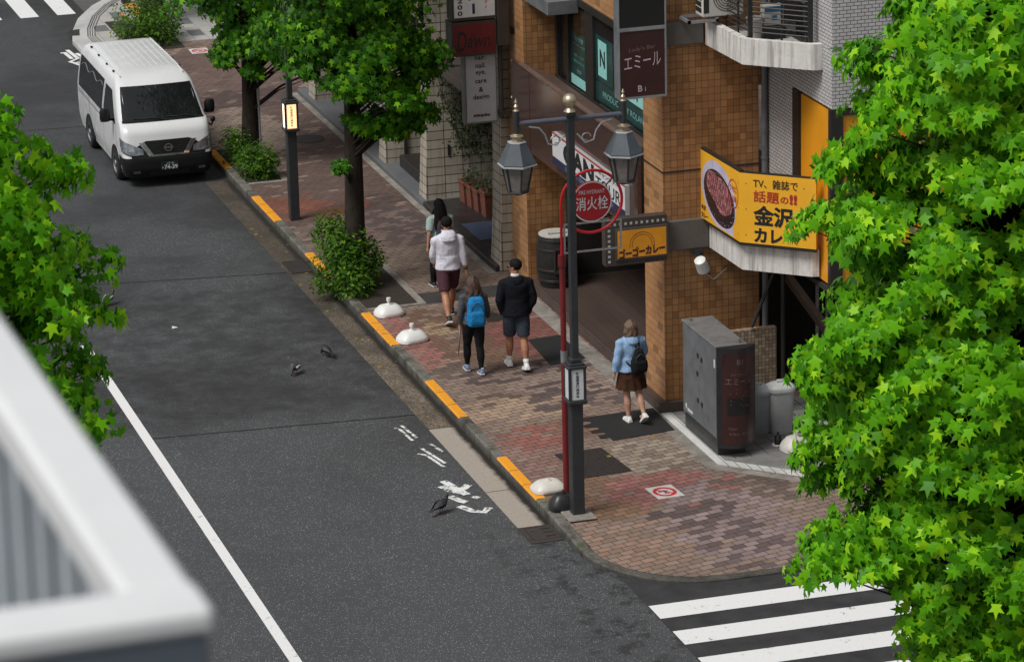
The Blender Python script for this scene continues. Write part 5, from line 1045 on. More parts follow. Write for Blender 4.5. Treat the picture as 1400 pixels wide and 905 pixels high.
# ================================================================ VEGETATION
NR = np.random.RandomState(11)
def star():
    """five-lobed leaf: outline round a raised centre, tip along +y, stalk at the origin"""
    lob = [(180, .24), (122, .44), (92, .27), (57, .66), (29, .33), (0, .80), (-29, .33), (-57, .66), (-92, .27), (-122, .44)]
    v = [(0, .30, 0.0)]
    for a, l in lob: v.append((l*math.sin(math.radians(a)), .30+l*math.cos(math.radians(a)), -.22*l*l))
    return np.array(v), [(0, 1+i, 1+(i+1) % 10) for i in range(10)]
def oval(): return np.array([(0, 0, 0), (.24, .45, .05), (0, 1, -.05), (-.24, .45, .05)]), [(0, 1, 2), (0, 2, 3)]
def leaf_cloud(name, mat, parent, C, Nrm, Tip, size, shape=star):
    base, tri = shape(); n = len(C)
    Nn = Nrm/np.linalg.norm(Nrm, axis=1, keepdims=True); T = Tip-Nn*(Tip*Nn).sum(1, keepdims=True); T /= np.linalg.norm(T, axis=1, keepdims=True)+1e-9
    Bn = np.cross(T, Nn)
    curl = (.3+2.2*NR.rand(n))[:, None, None]; V = C[:, None, :]+size[:, None, None]*(base[None, :, 0:1]*Bn[:, None, :]+base[None, :, 1:2]*T[:, None, :]+base[None, :, 2:3]*curl*Nn[:, None, :])
    k = len(base); tri = np.array(tri); Fc = (tri[None]+(np.arange(n)*k)[:, None, None]).reshape(-1, 3)
    me = bpy.data.meshes.new(name); V = V.reshape(-1, 3)
    me.vertices.add(len(V)); me.vertices.foreach_set('co', V.astype('f').ravel()); me.loops.add(Fc.size); me.loops.foreach_set('vertex_index', Fc.astype('i').ravel())
    me.polygons.add(len(Fc)); me.polygons.foreach_set('loop_start', np.arange(0, Fc.size, 3, dtype='i')); me.update(); me.validate(); me.materials.append(mat)
    return link(name, me, parent)
def spray_leaves(centers, radii, per, size, axis, flat=.5, up=.32, jit=.6):
    """leaf clusters on twig ends: flattened drooping pads around each centre"""
    Cs, Ns, Ts, Ss = [], [], [], []
    for c, r, n in zip(centers, radii, per):
        c = np.array(c, float); ax = np.array([axis[0], axis[1], c[2]]); out = c-ax; L = np.linalg.norm(out); out = out/L if L > 1e-3 else np.array([1., 0, 0])
        p = NR.normal(size=(n, 3)); p /= np.linalg.norm(p, axis=1, keepdims=True); p *= (NR.rand(n, 1)**.45)*r; p[:, 2] *= flat
        p[:, 2] -= .38*np.maximum(0, p@out)                       # pads slope down outwards
        Cs.append(c+p); loc = p/max(r, 1e-6)
        N_ = np.array([0, 0, up])+out*.75+loc*.35+np.array([-.12, -.3, 0])+NR.normal(size=(n, 3))*jit*.6; Ns.append(N_)
        Ts.append(out*.8+loc*1.0+np.array([0, 0, -.75])+NR.normal(size=(n, 3))*.5); Ss.append(size*(.42+.8*NR.rand(n)**.8))
    return np.concatenate(Cs), np.concatenate(Ns), np.concatenate(Ts), np.concatenate(Ss)
def crown_tree(name, label, base, ztop, profile, n, leaf, lmat, per=30, rad=(.3, .52), trunk_r=.2, group=None, extra=(), shell=.55, bmat='bark', boughs=0, brad=(.45, .75)):
    x, y, z0 = base; t = thing(name, label, 'tree', base, group)
    def R(z): return np.interp(z, [p[0] for p in profile], [p[1] for p in profile])
    cs, rs, ps = [], [], []; b = MB(); zl = profile[0][0]
    H_ = ztop-z0; pts, rr = [], []
    for k in range(9):
        u = k/8; pts.append((x+.06*math.sin(3*u+x), y+.06*math.cos(2.3*u), z0+H_*u*.97)); rr.append(trunk_r*(1.25 if k == 0 else 1.0)*(1-.8*u)+.012)
    b.tube(pts, rr, 14); tries = 0
    bc = []
    while len(bc) < boughs and tries < 60*boughs:
        tries += 1; z = zl+(ztop-zl)*NR.rand(); Rz = R(z)
        if NR.rand() > Rz/max(p[1] for p in profile)+.15: continue
        a = NR.rand()*2*PI; rb = brad[0]+(brad[1]-brad[0])*NR.rand(); lump = 1+.10*math.sin(3*a+z*1.7)+.08*math.sin(5*a-z*2.6); r = max(.1, Rz*lump-rb*.75)*(1 if NR.rand() < .8 else .6); c = (x+r*math.cos(a), y+r*math.sin(a), z)
        if any((c[0]-e[0])**2+(c[1]-e[1])**2+((c[2]-e[2])*1.5)**2 < (.62*(rb+e[3]))**2 for e in bc): continue
        bc.append((*c, rb))
    bc += [tuple(e) for e in extra] if boughs else []
    for c0, c1, c2, rb in bc:
        o = np.array([c0-x, c1-y, 0]); o /= np.linalg.norm(o)+1e-6
        for _ in range(max(4, int(13*rb*rb/.36))):
            p = NR.normal(size=3); p *= NR.rand()**.4/np.linalg.norm(p)*rb; dz_ = p[2]*.42-.45*max(0, p@o)
            cs.append((c0+p[0], c1+p[1], c2+dz_)); rs.append(rad[0]+(rad[1]-rad[0])*NR.rand()); ps.append(per)
    if boughs: extra = ()
    while len(cs) < n and tries < 20*n+60*boughs:
        tries += 1
        z = zl+(ztop-zl)*NR.rand(); Rz = R(z)
        if NR.rand() > Rz/max(p[1] for p in profile)+.15: continue
        a = NR.rand()*2*PI; f = (shell+(1-shell)*NR.rand()**.6) if not boughs else .2+.5*NR.rand(); lump = 1+.13*math.sin(3*a+z*1.7)+.10*math.sin(5*a-z*2.6)
        r = Rz*f*lump; c = (x+r*math.cos(a), y+r*math.sin(a), z)
        if any((c[0]-e[0])**2+(c[1]-e[1])**2+(c[2]-e[2])**2 < .055 for e in cs[-90:]): continue
        cs.append(c); rs.append(rad[0]+(rad[1]-rad[0])*NR.rand()); ps.append(per)
    for e in extra: cs.append(e[:3]); rs.append(e[3]); ps.append(int(per*max(.35, e[3]/rad[1])))
    for i, c in enumerate(cs):
        d = math.hypot(c[0]-x, c[1]-y); zb = max(z0+.9, c[2]-.25-.45*d)
        if i % 2 == 0 or len(cs) < 60: b.tube([(x, y, zb), (x+(c[0]-x)*.5, y+(c[1]-y)*.5, zb+(c[2]-zb)*.62), (c[0], c[1], c[2]-.03)], [.014+.018*min(1.5, d), .013, .005], 5)
    b.build('trunk', MT[bmat], t, 50)
    L = spray_leaves(cs, rs, ps, leaf, (x, y)); leaf_cloud('crown', lmat, t, *L); return t
# big tree at the next corner, close to the camera
crown_tree('maple_tree', 'big bright green maple filling the side of the picture over the zebra crossing', (1.95, -16.0, .15), 11.8,
    [(1.4, .7), (2.1, 1.0), (2.5, 1.3), (3.0, 1.85), (3.4, 2.05), (3.9, 1.95), (4.6, 2.02), (5.4, 2.12), (6.0, 2.02), (6.6, 1.86), (7.2, 1.8), (8.3, 1.7), (9.4, 1.45), (10.6, 1.0), (11.8, .3)], 1650, .155, MT['leaf_near'], per=36, rad=(.17, .30), trunk_r=.17, boughs=165, brad=(.40, .72),
    extra=[(-.08, -16.3, 5.55, .28), (.15, -16.5, 5.5, .34), (.35, -16.4, 5.8, .36), (-.02, -16.3, 3.5, .28), (2.3, -17.6, 5.2, .55), (2.7, -17.4, 4.4, .55), (2.5, -17.6, 3.6, .55), (2.1, -17.7, 4.4, .5), (2.9, -17.2, 5.8, .5), (2.2, -17.6, 6.4, .5), (1.9, -17.8, 3.2, .5), (2.6, -17.4, 2.8, .5), (.3, -16.4, 5.2, .35), (.35, -16.2, 7.1, .3), (.5, -16.4, 4.9, .35), (1.3, -17.2, 2.3, .5), (1.9, -17.3, 2.1, .5), (2.4, -17.0, 1.9, .5), (.9, -17.0, 2.8, .45)])
# tree beside the railing
crown_tree('maple_tree', 'bright maple crown at the picture edge partly hidden behind the white railing', (-10.7, -22.0, .15), 11.6,
    [(4.5, .8), (5.5, 1.5), (7.2, 1.3), (8.2, 1.42), (8.9, 1.4), (9.5, 1.42), (10.2, 1.2), (10.7, .85), (11.6, .25)], 1250, .118, MT['leaf_near'], per=34, rad=(.14, .25), trunk_r=.16, boughs=150, brad=(.32, .58),
    extra=[(-10.0, -22.5, 10.75, .4), (-9.75, -22.4, 10.45, .35), (-9.45, -22.4, 10.2, .32), (-9.25, -22.3, 10.15, .24), (-9.3, -22.4, 9.5, .34), (-9.25, -22.3, 9.0, .34), (-9.38, -22.3, 8.3, .32), (-9.45, -22.5, 7.8, .32), (-9.8, -22.9, 8.8, .45), (-9.9, -23.0, 9.6, .4), (-9.95, -22.9, 7.9, .42), (-9.6, -23.0, 9.3, .4), (-9.6, -23.0, 8.4, .4), (-9.7, -22.8, 10.0, .4), (-9.5, -23.1, 7.4, .4)])
# pavement trees
T2 = [(-.45, 6.2, 4.25, .48), (-.75, 6.4, 4.6, .45), (-.35, 5.9, 4.75, .5), (-.2, 5.7, 4.5, .5), (.3, 5.2, 4.3, .55), (.9, 5.1, 3.75, .45), (1.2, 5.4, 4.4, .5), (.86, 6.0, 4.83, .65), (.38, 6.6, 4.26, .6), (.06, 6.8, 4.49, .55), (1.0, 5.7, 4.21, .5), (1.36, 5.5, 3.92, .36), (.42, 5.4, 3.84, .42), (1.08, 5.6, 3.55, .38), (.04, 5.3, 3.82, .33), (.79, 5.5, 3.11, .38), (.45, 5.7, 3.06, .28), (1.42, 5.6, 3.21, .30), (1.15, 5.55, 3.05, .3), (.03, 5.8, 2.36, .11), (-.30, 6.4, 4.18, .30), (1.5, 5.5, 4.1, .22), (.7, 5.3, 4.5, .45)]
def street_tree(label, base, blobs, ztop, prof, seed, tr):
    return crown_tree('street_tree', label, base, ztop, prof, 90, .125, MT['leaf_far'], per=78, rad=(.36, .55), trunk_r=tr, group='street trees in the pavement pits', extra=[b_ for bb in blobs for b_ in [bb]+[(bb[0]+NR.uniform(-.6, .6)*bb[3], bb[1]+NR.uniform(-.7, .7)*bb[3]*1.3, bb[2]+NR.uniform(-.35, .45)*bb[3], bb[3]*.66) for _ in range(8)]], shell=.3)
street_tree('dark-trunked street tree rising out of the round bush near the walkers', (.30, 6.1, .15), T2, 9.0, [(4.7, 1.2), (6, 1.7), (7.5, 1.4), (9, .4)], 1, .175)
T1 = [(1.7, 14.3, 3.0, .5), (2.3, 14.4, 3.1, .5), (1.0, 14.2, 2.9, .55), (1.9, 14.6, 2.9, .5), (.1, 15.0, 3.24, .35), (.65, 15.5, 2.94, .59), (.43, 14.6, 2.65, .5), (.08, 14.7, 2.25, .24), (.81, 14.5, 2.5, .5), (1.44, 14.8, 2.17, .42), (2.04, 15.3, 2.65, .5), (1.3, 15.0, 2.84, .59), (1.75, 14.7, 1.84, .16), (.56, 14.4, 2.06, .2)]
street_tree('street tree between the white van and the lit lamp post', (.60, 15.1, .15), T1, 8.5, [(3.2, 1.3), (5, 1.7), (7, 1.3), (8.5, .4)], 2, .15)
T0 = [(1.0, 27.6, 2.2, .2), (1.7, 28.2, 2.0, .25), (1.5, 27.4, 2.6, .5), (.7, 27.9, 2.6, .4)]
street_tree('farthest street tree, only its trunk and lowest leaves showing above the van', (1.33, 27.8, .15), T0, 8.0, [(2.9, 1.3), (5, 1.8), (7, 1.2), (8, .4)], 3, .24)
tag(MB().tube([(.79, 15.0, .16), (.79, 15.0, 1.75)], .022, 8).build('tree_stake', MT['galv'], None, 40), 'thin pale pole standing beside the street tree near the van', 'stake')
def bush(label, blobs, base, n, leaf=.075, lm='leaf_bush', grp='clipped bushes in the planting pits'):
    t = thing('bush', label, 'bush', base, grp); b = MB(); Cs, Ns, Ts, Ss = [], [], [], []; tot = sum(q_[3]**2 for q_ in blobs)
    for (x, y, z, r) in blobs:
        m_ = int(n*r*r/tot); p = NR.normal(size=(m_, 3)); p /= np.linalg.norm(p, axis=1, keepdims=True); lump = 1+.16*np.sin(6*p[:, :1]+3*p[:, 1:2])+.12*np.sin(9*p[:, 2:3]+x*5)
        c = np.array([x, y, z])+p*r*lump*(NR.rand(m_, 1)**.3); c[:, 2] = np.maximum(c[:, 2], .17); Cs.append(c); Ns.append(p*.6+np.array([0, 0, .7])+NR.normal(size=(m_, 3))*.45); Ts.append(p+np.array([0, 0, .45])+NR.normal(size=(m_, 3))*.5); Ss.append(leaf*(.6+.7*NR.rand(m_)))
        for k in range(7):
            a = NR.rand()*2*PI; b.tube([(base[0]+(x-base[0])*.5, base[1]+(y-base[1])*.5, .16), (x+.3*r*math.cos(a), y+.3*r*math.sin(a), z*.6+.05), (x+.75*r*math.cos(a), y+.75*r*math.sin(a), max(.2, z+.4*r*math.sin(k)))], [.014, .009, .004], 5)
    b.build('stems', MT['twig'], t); leaf_cloud('foliage', MT[lm], t, np.concatenate(Cs), np.concatenate(Ns), np.concatenate(Ts), np.concatenate(Ss), oval); return t
bush('big round clipped bush at the foot of the street tree near the walkers', [(.05, 6.0, .58, .44), (.38, 6.15, .55, .40), (.12, 6.35, .95, .42), (.0, 6.6, 1.12, .26), (.52, 6.3, .62, .34), (-.22, 6.0, .32, .24), (.15, 5.6, .38, .30), (.2, 6.1, .85, .36)], (.3, 6.1, .16), 5200, .085)
bush('small rounded bush nearest the lit lamp post', [(.42, 13.7, .5, .36), (.35, 13.9, .4, .28), (.6, 13.65, .42, .25)], (.45, 13.75, .16), 1900)
bush('darker small bush close behind the front corner of the van', [(.35, 15.1, .55, .30), (.3, 14.9, .4, .26), (.5, 15.2, .4, .25)], (.4, 15.1, .16), 1500)
bush('wide leafy bush at the base of the farthest tree behind the van', [(.75, 26.2, .55, .55), (1.2, 26.4, .6, .55), (.5, 25.6, .45, .45), (1.0, 25.5, .45, .45), (1.25, 25.9, .5, .4)], (1.0, 26.0, .16), 3400, .09)
# climbing plant on the entrance wall and plants in the pots
t = thing('climbing_plant', 'thin climbing plant hanging on the cream stone wall over the planters', 'plant', (3.5, 10.6, .7)); b = MB(); C_l, N_l, T_l, S_l = [], [], [], []
for k in range(16):
    x0 = 3.1+.055*k+NR.uniform(-.05, .05); zt = 2.5-.06*k+NR.uniform(-.2, .15); zb = .8+NR.rand()*.7; n_ = 30; pts = []
    for j in range(9):
        u = j/8; pts.append((x0+.06*math.sin(4*u+k)+.25*(1-u), 10.69-.06*abs(math.sin(3*u+k)), zb+(zt-zb)*u))
    b.tube(pts, .006, 4); P_ = np.array(pts)
    for _ in range(n_):
        i = NR.randint(0, 8); f_ = NR.rand(); C_l.append(P_[i]*(1-f_)+P_[i+1]*f_+NR.normal(size=3)*np.array([.06, .03, .05])+np.array([0, -.03, 0])); N_l.append([NR.normal()*.5, -1, .5+NR.normal()*.4]); T_l.append([NR.normal(), -.3, NR.normal()-.5]); S_l.append(.05+.04*NR.rand())
b.build('stems', MT['twig'], t); leaf_cloud('foliage', MT['leaf_vine'], t, np.array(C_l), np.array(N_l), np.array(T_l), np.array(S_l), oval)
for i, y in enumerate((10.25, 9.92, 9.59, 9.22)):
    x = 3.52+.03*i; z0 = .252+(.36 if i < 3 else .42)
    t = thing('potted_plant', ('sparse sprawling plant in the farthest terracotta planter', 'low scrubby plant in the terracotta planter next to the farthest one', 'leafy low plant in the terracotta planter before the near one', 'thin upright stems in the nearest terracotta planter')[i], 'plant', (x, y, z0), 'plants in the terracotta planters')
    n_ = 70; C_ = np.column_stack([x+NR.normal(size=n_)*.10, y+NR.normal(size=n_)*.10, z0+NR.rand(n_)**1.6*(.3 if i < 3 else .45)]); b = MB()
    for k in range(7): a = NR.rand()*6.28; b.tube([(x+.03*math.cos(a), y+.03*math.sin(a), z0-.02), (x+.12*math.cos(a), y+.12*math.sin(a), z0+.2+.15*NR.rand())], .005, 4)
    b.build('stems', MT['twig'], t); leaf_cloud('foliage', MT['leaf_vine'], t, C_, NR.normal(size=(n_, 3))*.5+np.array([0, 0, 1]), NR.normal(size=(n_, 3)), .05+.05*NR.rand(n_), oval)

# ---- fallen leaves along the gutter and pavement, scraps of paper on the road
n_ = 46; X_ = np.concatenate([-.45+.4*NR.rand(26), .2+2.3*NR.rand(14), -3.5+3*NR.rand(6)]); Y_ = np.concatenate([-1+13*NR.rand(26), -5+14*NR.rand(14), -3+10*NR.rand(6)]); Z_ = np.concatenate([np.full(26, .012), np.full(14, .160), np.full(6, .010)])
o = leaf_cloud('fallen_leaves', leaf_mat('fallen_leaf', (.30, .22, .03), (.22, .20, .04), (.16, .08, .02), .1), None, np.column_stack([X_, Y_, Z_]), NR.normal(size=(n_, 3))*.15+np.array([0, 0, 1]), NR.normal(size=(n_, 3))*np.array([1, 1, .05]), .05+.04*NR.rand(n_)); tag(o, 'scattered small yellow and brown fallen leaves along the gutter and pavement', 'fallen leaves', kind='stuff')
for x, y, s_, lb in ((-2.95, 5.4, .05, 'small white scrap of paper on the dark asphalt left of the pigeons'), (-3.35, 8.9, .035, 'tiny white scrap of paper on the road beyond the tar joint')):
    tag(MB().add([(x-s_, y-s_*.7, .012), (x+s_, y-s_*.5, .02), (x+s_*.8, y+s_*.8, .012), (x-s_*.6, y+s_, .03), (x-s_, y-s_*.7, .006), (x+s_, y-s_*.5, .012), (x+s_*.8, y+s_*.8, .006), (x-s_*.6, y+s_, .02)], [(0, 1, 2, 3), (7, 6, 5, 4), (0, 4, 5, 1), (1, 5, 6, 2), (2, 6, 7, 3), (3, 7, 4, 0)]).build('paper_scrap', MT['white_plastic']), lb, 'litter')

# ================================================================ PEOPLE
def remeshed(mb, name, mat, parent, voxel=.008, smooth=4, disp=None):
    me = mb.mesh(name, mat); me = evaluate(me, [('REMESH', dict(mode='VOXEL', voxel_size=voxel, use_smooth_shade=True)), ('SMOOTH', dict(factor=.5, iterations=smooth))])
    if not me.materials: me.materials.append(mat)
    if disp:
        n = len(me.vertices); co = np.zeros(n*3, 'f'); no = np.zeros(n*3, 'f'); me.vertices.foreach_get('co', co); me.vertices.foreach_get('normal', no); co = co.reshape(-1, 3); no = no.reshape(-1, 3); co += no*disp(co)[:, None]; me.vertices.foreach_set('co', co.ravel()); me.update()
    me.polygons.foreach_set('use_smooth', [True]*len(me.polygons)); return link(name, me, parent, True)
def folds(a, seed):
    def f(c):
        s_ = seed*1.7; return a*(np.sin(c[:, 2]*34+np.sin(c[:, 0]*13+s_)*2.2+c[:, 1]*9)*.5+np.sin(c[:, 2]*17+c[:, 0]*25+s_)*.5)*(.5+.5*np.sin(c[:, 0]*7+c[:, 2]*5+s_))
    return f
def strands(a): return lambda c: a*(np.sin(np.arctan2(c[:, 1], c[:, 0])*23+np.sin(c[:, 2]*9)*1.5)+.6*np.sin(c[:, 0]*90+c[:, 2]*14))
class Fig:
    def __init__(s, label, loc, rz, H, skin, pose, female=False, build=1.0):
        s.t = thing('person', label, 'person', loc, None, rz); s.H = H; s.skin = MT[skin]; s.p = pose; s.fem = female; s.w = build; s.pose()
    def pose(s):
        H, p = s.H, s.p; V = Vector; s.legs, s.arms = {}, {}; low = 9
        for sd, k in ((-1, 'L'), (1, 'R')):
            a, f = [math.radians(q_) for q_ in p['leg'+k]]; hip = V((sd*.052*H, 0, .515*H)); kn = hip+V((sd*.004*H, math.sin(a), -math.cos(a)))*.245*H; an = kn+V((0, math.sin(a-f), -math.cos(a-f)))*.235*H
            foot = math.radians(p.get('foot'+k, 0)); s.legs[sd] = [hip, kn, an, foot]; low = min(low, an.z-.036*H-(.10*H*max(0, math.sin(-foot))))
        dz = -low
        for sd in s.legs:
            for i in range(3): s.legs[sd][i] = s.legs[sd][i]+V((0, 0, dz))
        s.dz = dz
        for sd, k in ((-1, 'L'), (1, 'R')):
            sw, ab, el, inw = [math.radians(q_) for q_ in p['arm'+k]]; sh = V((sd*.105*H*s.w, -.005*H, .805*H+dz)); e = sh+V((sd*math.sin(ab), math.sin(sw), -math.cos(sw)*math.cos(ab))).normalized()*.165*H
            w_ = e+V((sd*math.sin(ab)*.6-sd*math.sin(inw), math.sin(sw+el), -math.cos(sw+el))).normalized()*.15*H; s.arms[sd] = [sh, e, w_]
        s.neck = V((0, .0, .855*H+dz)); s.head = V((0, .014*H, .930*H+dz)); s.yaw = math.radians(p.get('yaw', 0)); s.nod = math.radians(p.get('nod', -6))
        s.HM = Matrix.Translation(s.head) @ Matrix.Rotation(s.yaw, 4, 'Z') @ Matrix.Rotation(s.nod, 4, 'X')
    def ring(s, c, rx, ry, n=18): return [(c[0]+rx*math.cos(2*PI*i/n), c[1]+ry*math.sin(2*PI*i/n), c[2]) for i in range(n)]
    def torso(s, mb, g=1.0, z0=.47, z1=.845, off=0.0):
        H, dz, w_ = s.H, s.dz, s.w; f = s.fem
        prof = [(.455, .060, .055), (.47, .088, .066), (.52, .098 if f else .093, .072), (.57, .088, .064), (.61, .074 if f else .082, .056), (.66, .080 if f else .088, .060), (.72, .090 if f else .098, .066), (.77, .094 if f else .104, .064), (.80, .098 if f else .108, .056), (.825, .078 if f else .088, .046), (.845, .042, .038), (.87, .03, .032)]
        R_ = []
        for z, rx, ry in prof:
            if z0-1e-6 <= z <= z1+1e-6: R_.append(s.ring((0, 0, z*H+dz), rx*H*g*(w_ if z > .6 else 1)+off, ry*H*g+off))
        mb.loft(R_); return mb
    def leg(s, mb, sd, u0, u1, g=1.0, off=0.0, flare=0.0):
        hip, kn, an, _ = s.legs[sd]; H = s.H; rad = [(0, .056), (.2, .052), (.4, .042), (.5, .034), (.6, .036), (.7, .036), (.85, .024), (1, .0195)]; n = 14; pts, rr = [], []
        for i in range(n+1):
            u = u0+(u1-u0)*i/n; P_ = hip+(kn-hip)*(u/.5) if u <= .5 else kn+(an-kn)*((u-.5)/.5)
            back = -.012*H*max(0, 1-abs(u-.68)/.14) if u > .5 else 0
            pts.append(P_+Vector((0, back*.6, 0))); rr.append(np.interp(u, [q_[0] for q_ in rad], [q_[1] for q_ in rad])*H*g+off+flare*(u-u0))
        mb.tube(pts, rr, 16); return mb
    def arm(s, mb, sd, u0, u1, g=1.0, off=0.0):
        sh, e, w_ = s.arms[sd]; H = s.H; rad = [(0, .030), (.15, .030), (.45, .0245), (.55, .024), (.7, .022), (1, .0155)]; n = 12; pts, rr = [], []
        for i in range(n+1):
            u = u0+(u1-u0)*i/n; pts.append(sh+(e-sh)*(u/.5) if u <= .5 else e+(w_-e)*((u-.5)/.5)); rr.append(np.interp(u, [q_[0] for q_ in rad], [q_[1] for q_ in rad])*H*g+off)
        mb.tube(pts, rr, 14); return mb
    def body(s, hands=(-1, 1)):
        b = MB(); H = s.H; s.torso(b, .96, .52, .87)
        b.tube([s.neck+Vector((0, -.005*H, -.03*H)), s.head+Vector((0, -.015*H, -.03*H))], [.034*H, .030*H], 14)
        M_ = s.HM; b.ball((0, -.006*H, .012*H), .043*H, .053*H, .052*H, 18, 12, M=M_); b.loft([[(rx*math.cos(2*PI*i/16)*H, (cy_+ry*math.sin(2*PI*i/16))*H, z*H) for i in range(16)] for z, rx, ry, cy_ in ((-.062, .016, .016, .030), (-.055, .026, .028, .020), (-.03, .037, .042, .006), (0, .042, .05, 0), (.03, .040, .05, 0))], M=M_)
        b.loft([[(.006*H*a, .046*H, .008*H) for a in (-1, 1, 1, -1)][:2]+[(.006*H, .052*H, .008*H), (-.006*H, .052*H, .008*H)], [(-.010*H, .044*H, -.022*H), (.010*H, .044*H, -.022*H), (.007*H, .064*H, -.02*H), (-.007*H, .064*H, -.02*H)]], M=M_)
        b.ball((0, .050*H, -.037*H), .014*H, .006*H, .006*H, 10, 6, M=M_); b.ball((0, .046*H, .012*H), .03*H, .008*H, .006*H, 10, 6, M=M_)
        for sd in (-1, 1): b.ball((sd*.043*H, -.004*H, -.004*H), .007*H, .014*H, .019*H, 8, 6, M=M_)
        for sd in (-1, 1):
            s.leg(b, sd, .0, 1.0); an = s.legs[sd][2]; b.tube([an, an+Vector((0, .01*H, -.03*H)), an+Vector((0, .07*H, -.034*H)), an+Vector((0, .1*H, -.036*H))], [.02*H, .022*H, .018*H, .01*H], 10)
            s.arm(b, sd, 0, 1)
            if sd in hands: s.hand(b, sd)
        s.b = remeshed(b, 'body', s.skin, s.t, .0075, 2)
        e_ = MB()
        for sd in (-1, 1): e_.ball((sd*.018*H, .0455*H, .003*H), .0062*H, .004*H, .0042*H, 10, 6, M=M_)
        link('eyes', e_.mesh('eyes', MT['ink'], True), s.t, True); return s
    def hand(s, b, sd):
        sh, e, w_ = s.arms[sd]; H = s.H; d = (w_-e).normalized(); side_ = Vector((sd, 0, 0)); side_ = (side_-d*side_.dot(d)).normalized(); fw = d.cross(side_)*(-1 if d.cross(side_).y < 0 else 1); k = H/1.72
        fw = Vector((fw.x, abs(fw.y), fw.z)).normalized()
        b.tube([w_-d*.01, w_+d*.03*k, w_+d*.085*k], [.020*k, .027*k, .028*k], 12, flat=1.0)
        for i, (o, l) in enumerate(((.028, .068), (.010, .078), (-.009, .072), (-.026, .056))):
            r_ = w_+d*.075*k+fw*o*k; kn = r_+d*l*.5*k-side_*.008*k; tp_ = kn+(d*.8-side_*.6).normalized()*l*.5*k; b.tube([r_-d*.02*k, r_, kn, tp_], [.0098*k, .0098*k, .009*k, .0075*k], 8)
        r_ = w_+d*.025*k+fw*.022*k; b.tube([r_, r_+(fw*.75+d*.7).normalized()*.035*k, r_+(fw*.45+d*.95-side_*.3).normalized()*.068*k], [.013*k, .0115*k, .009*k], 8)
    def shoe(s, name, mat, sole, sock=None, sockh=.0):
        for sd in (-1, 1):
            an, foot = s.legs[sd][2], s.legs[sd][3]; H = s.H; M_ = Matrix.Translation(an) @ Matrix.Rotation(foot, 4, 'X'); sec = [(-.050, .017, .020), (-.042, .024, .034), (-.01, .026, .040), (.03, .027, .034), (.065, .029, .026), (.09, .025, .021), (.104, .012, .014)]
            def rg(y, w_, h, lo): return [(x*w_*H, y*H, zz*H) for x, zz in ((-1, lo), (-1, lo+h*.4), (-.75, lo+h*.8), (-.3, lo+h), (.3, lo+h), (.75, lo+h*.8), (1, lo+h*.4), (1, lo))]
            b = MB(); b.loft([rg(y, w_, h, -.031) for y, w_, h in sec], M=M_); b.tube([(0, -.012*H, .0), (0, -.010*H, .016*H)], [.026*H, .024*H], 12, M=M_); sh_ = remeshed(b, name, mat, s.t, .008, 3)
            b = MB(); b.loft([[(x*(w_+.002)*H, y*H, zz*H) for x, zz in ((-1, -.038), (-1, -.026), (1, -.026), (1, -.038))] for y, w_, h in sec], M=M_); link('sole', b.mesh('sole', sole), sh_, True)
            if sock: s_ = MB(); kn = s.legs[sd][1]; s_.tube([an+(kn-an)*.0, an+(kn-an)*sockh], [.0225*H, .0255*H], 14); link('sock', s_.mesh('sock', sock, True), s.t, True)
    def top(s, name, mat, hem=.50, cuff=1.0, g=1.10, off=.012, sl_off=.014, hemflare=.0, collar=.845, seed=1, vox=.011, fold=.006):
        b = MB(); s.torso(b, g, .47 if hem < .5 else .52, collar, off); H, dz = s.H, s.dz
        b.loft([s.ring((0, 0, hem*H+dz), .101*H*g+off+hemflare, .076*H*g+off+hemflare), s.ring((0, 0, .56*H+dz), .094*H*g+off+hemflare*.5, .070*H*g+off+hemflare*.5), s.ring((0, 0, .64*H+dz), .090*H*g+off, .064*H*g+off)])
        for sd in (-1, 1): s.arm(b, sd, 0, cuff, 1.15, sl_off); b.ball(tuple(s.arms[sd][0]+Vector((-sd*.012, 0, -.014*H))), .035*H+off*.8, .036*H+off*.8, .035*H+off*.8, 12, 8)
        return remeshed(b, name, mat, s.t, vox, 5, folds(fold, seed))
    def bottoms(s, name, mat, length, g=1.12, off=.012, flare=0.0, seed=2, waist=.57):
        b = MB(); H, dz = s.H, s.dz; b.loft([s.ring((0, 0, z*H+dz), rx*H+off, ry*H+off) for z, rx, ry in ((.488, .088, .070), (.505, .098, .077), (.53, .101, .078), (waist, .090, .066))])
        for sd in (-1, 1): s.leg(b, sd, .0, length, g, off, flare)
        return remeshed(b, name, mat, s.t, .010, 4, folds(.004, seed))
    def hair_cap(s, b, g=1.0, low=-.02, back=1.0):
        H = s.H; M_ = s.HM; b.ball((0, -.012*H, .020*H), .0495*H*g, .057*H*g, .053*H*g, 18, 12, M=M_); b.loft([[(rx*H*g*math.cos(PI+PI*i/14), (-.012+ry*g*math.sin(PI+PI*i/14))*H, z*H) for i in range(15)] for z, rx, ry in ((low, .040, .044), (0, .047, .052), (.03, .048, .055))], M=M_); return b
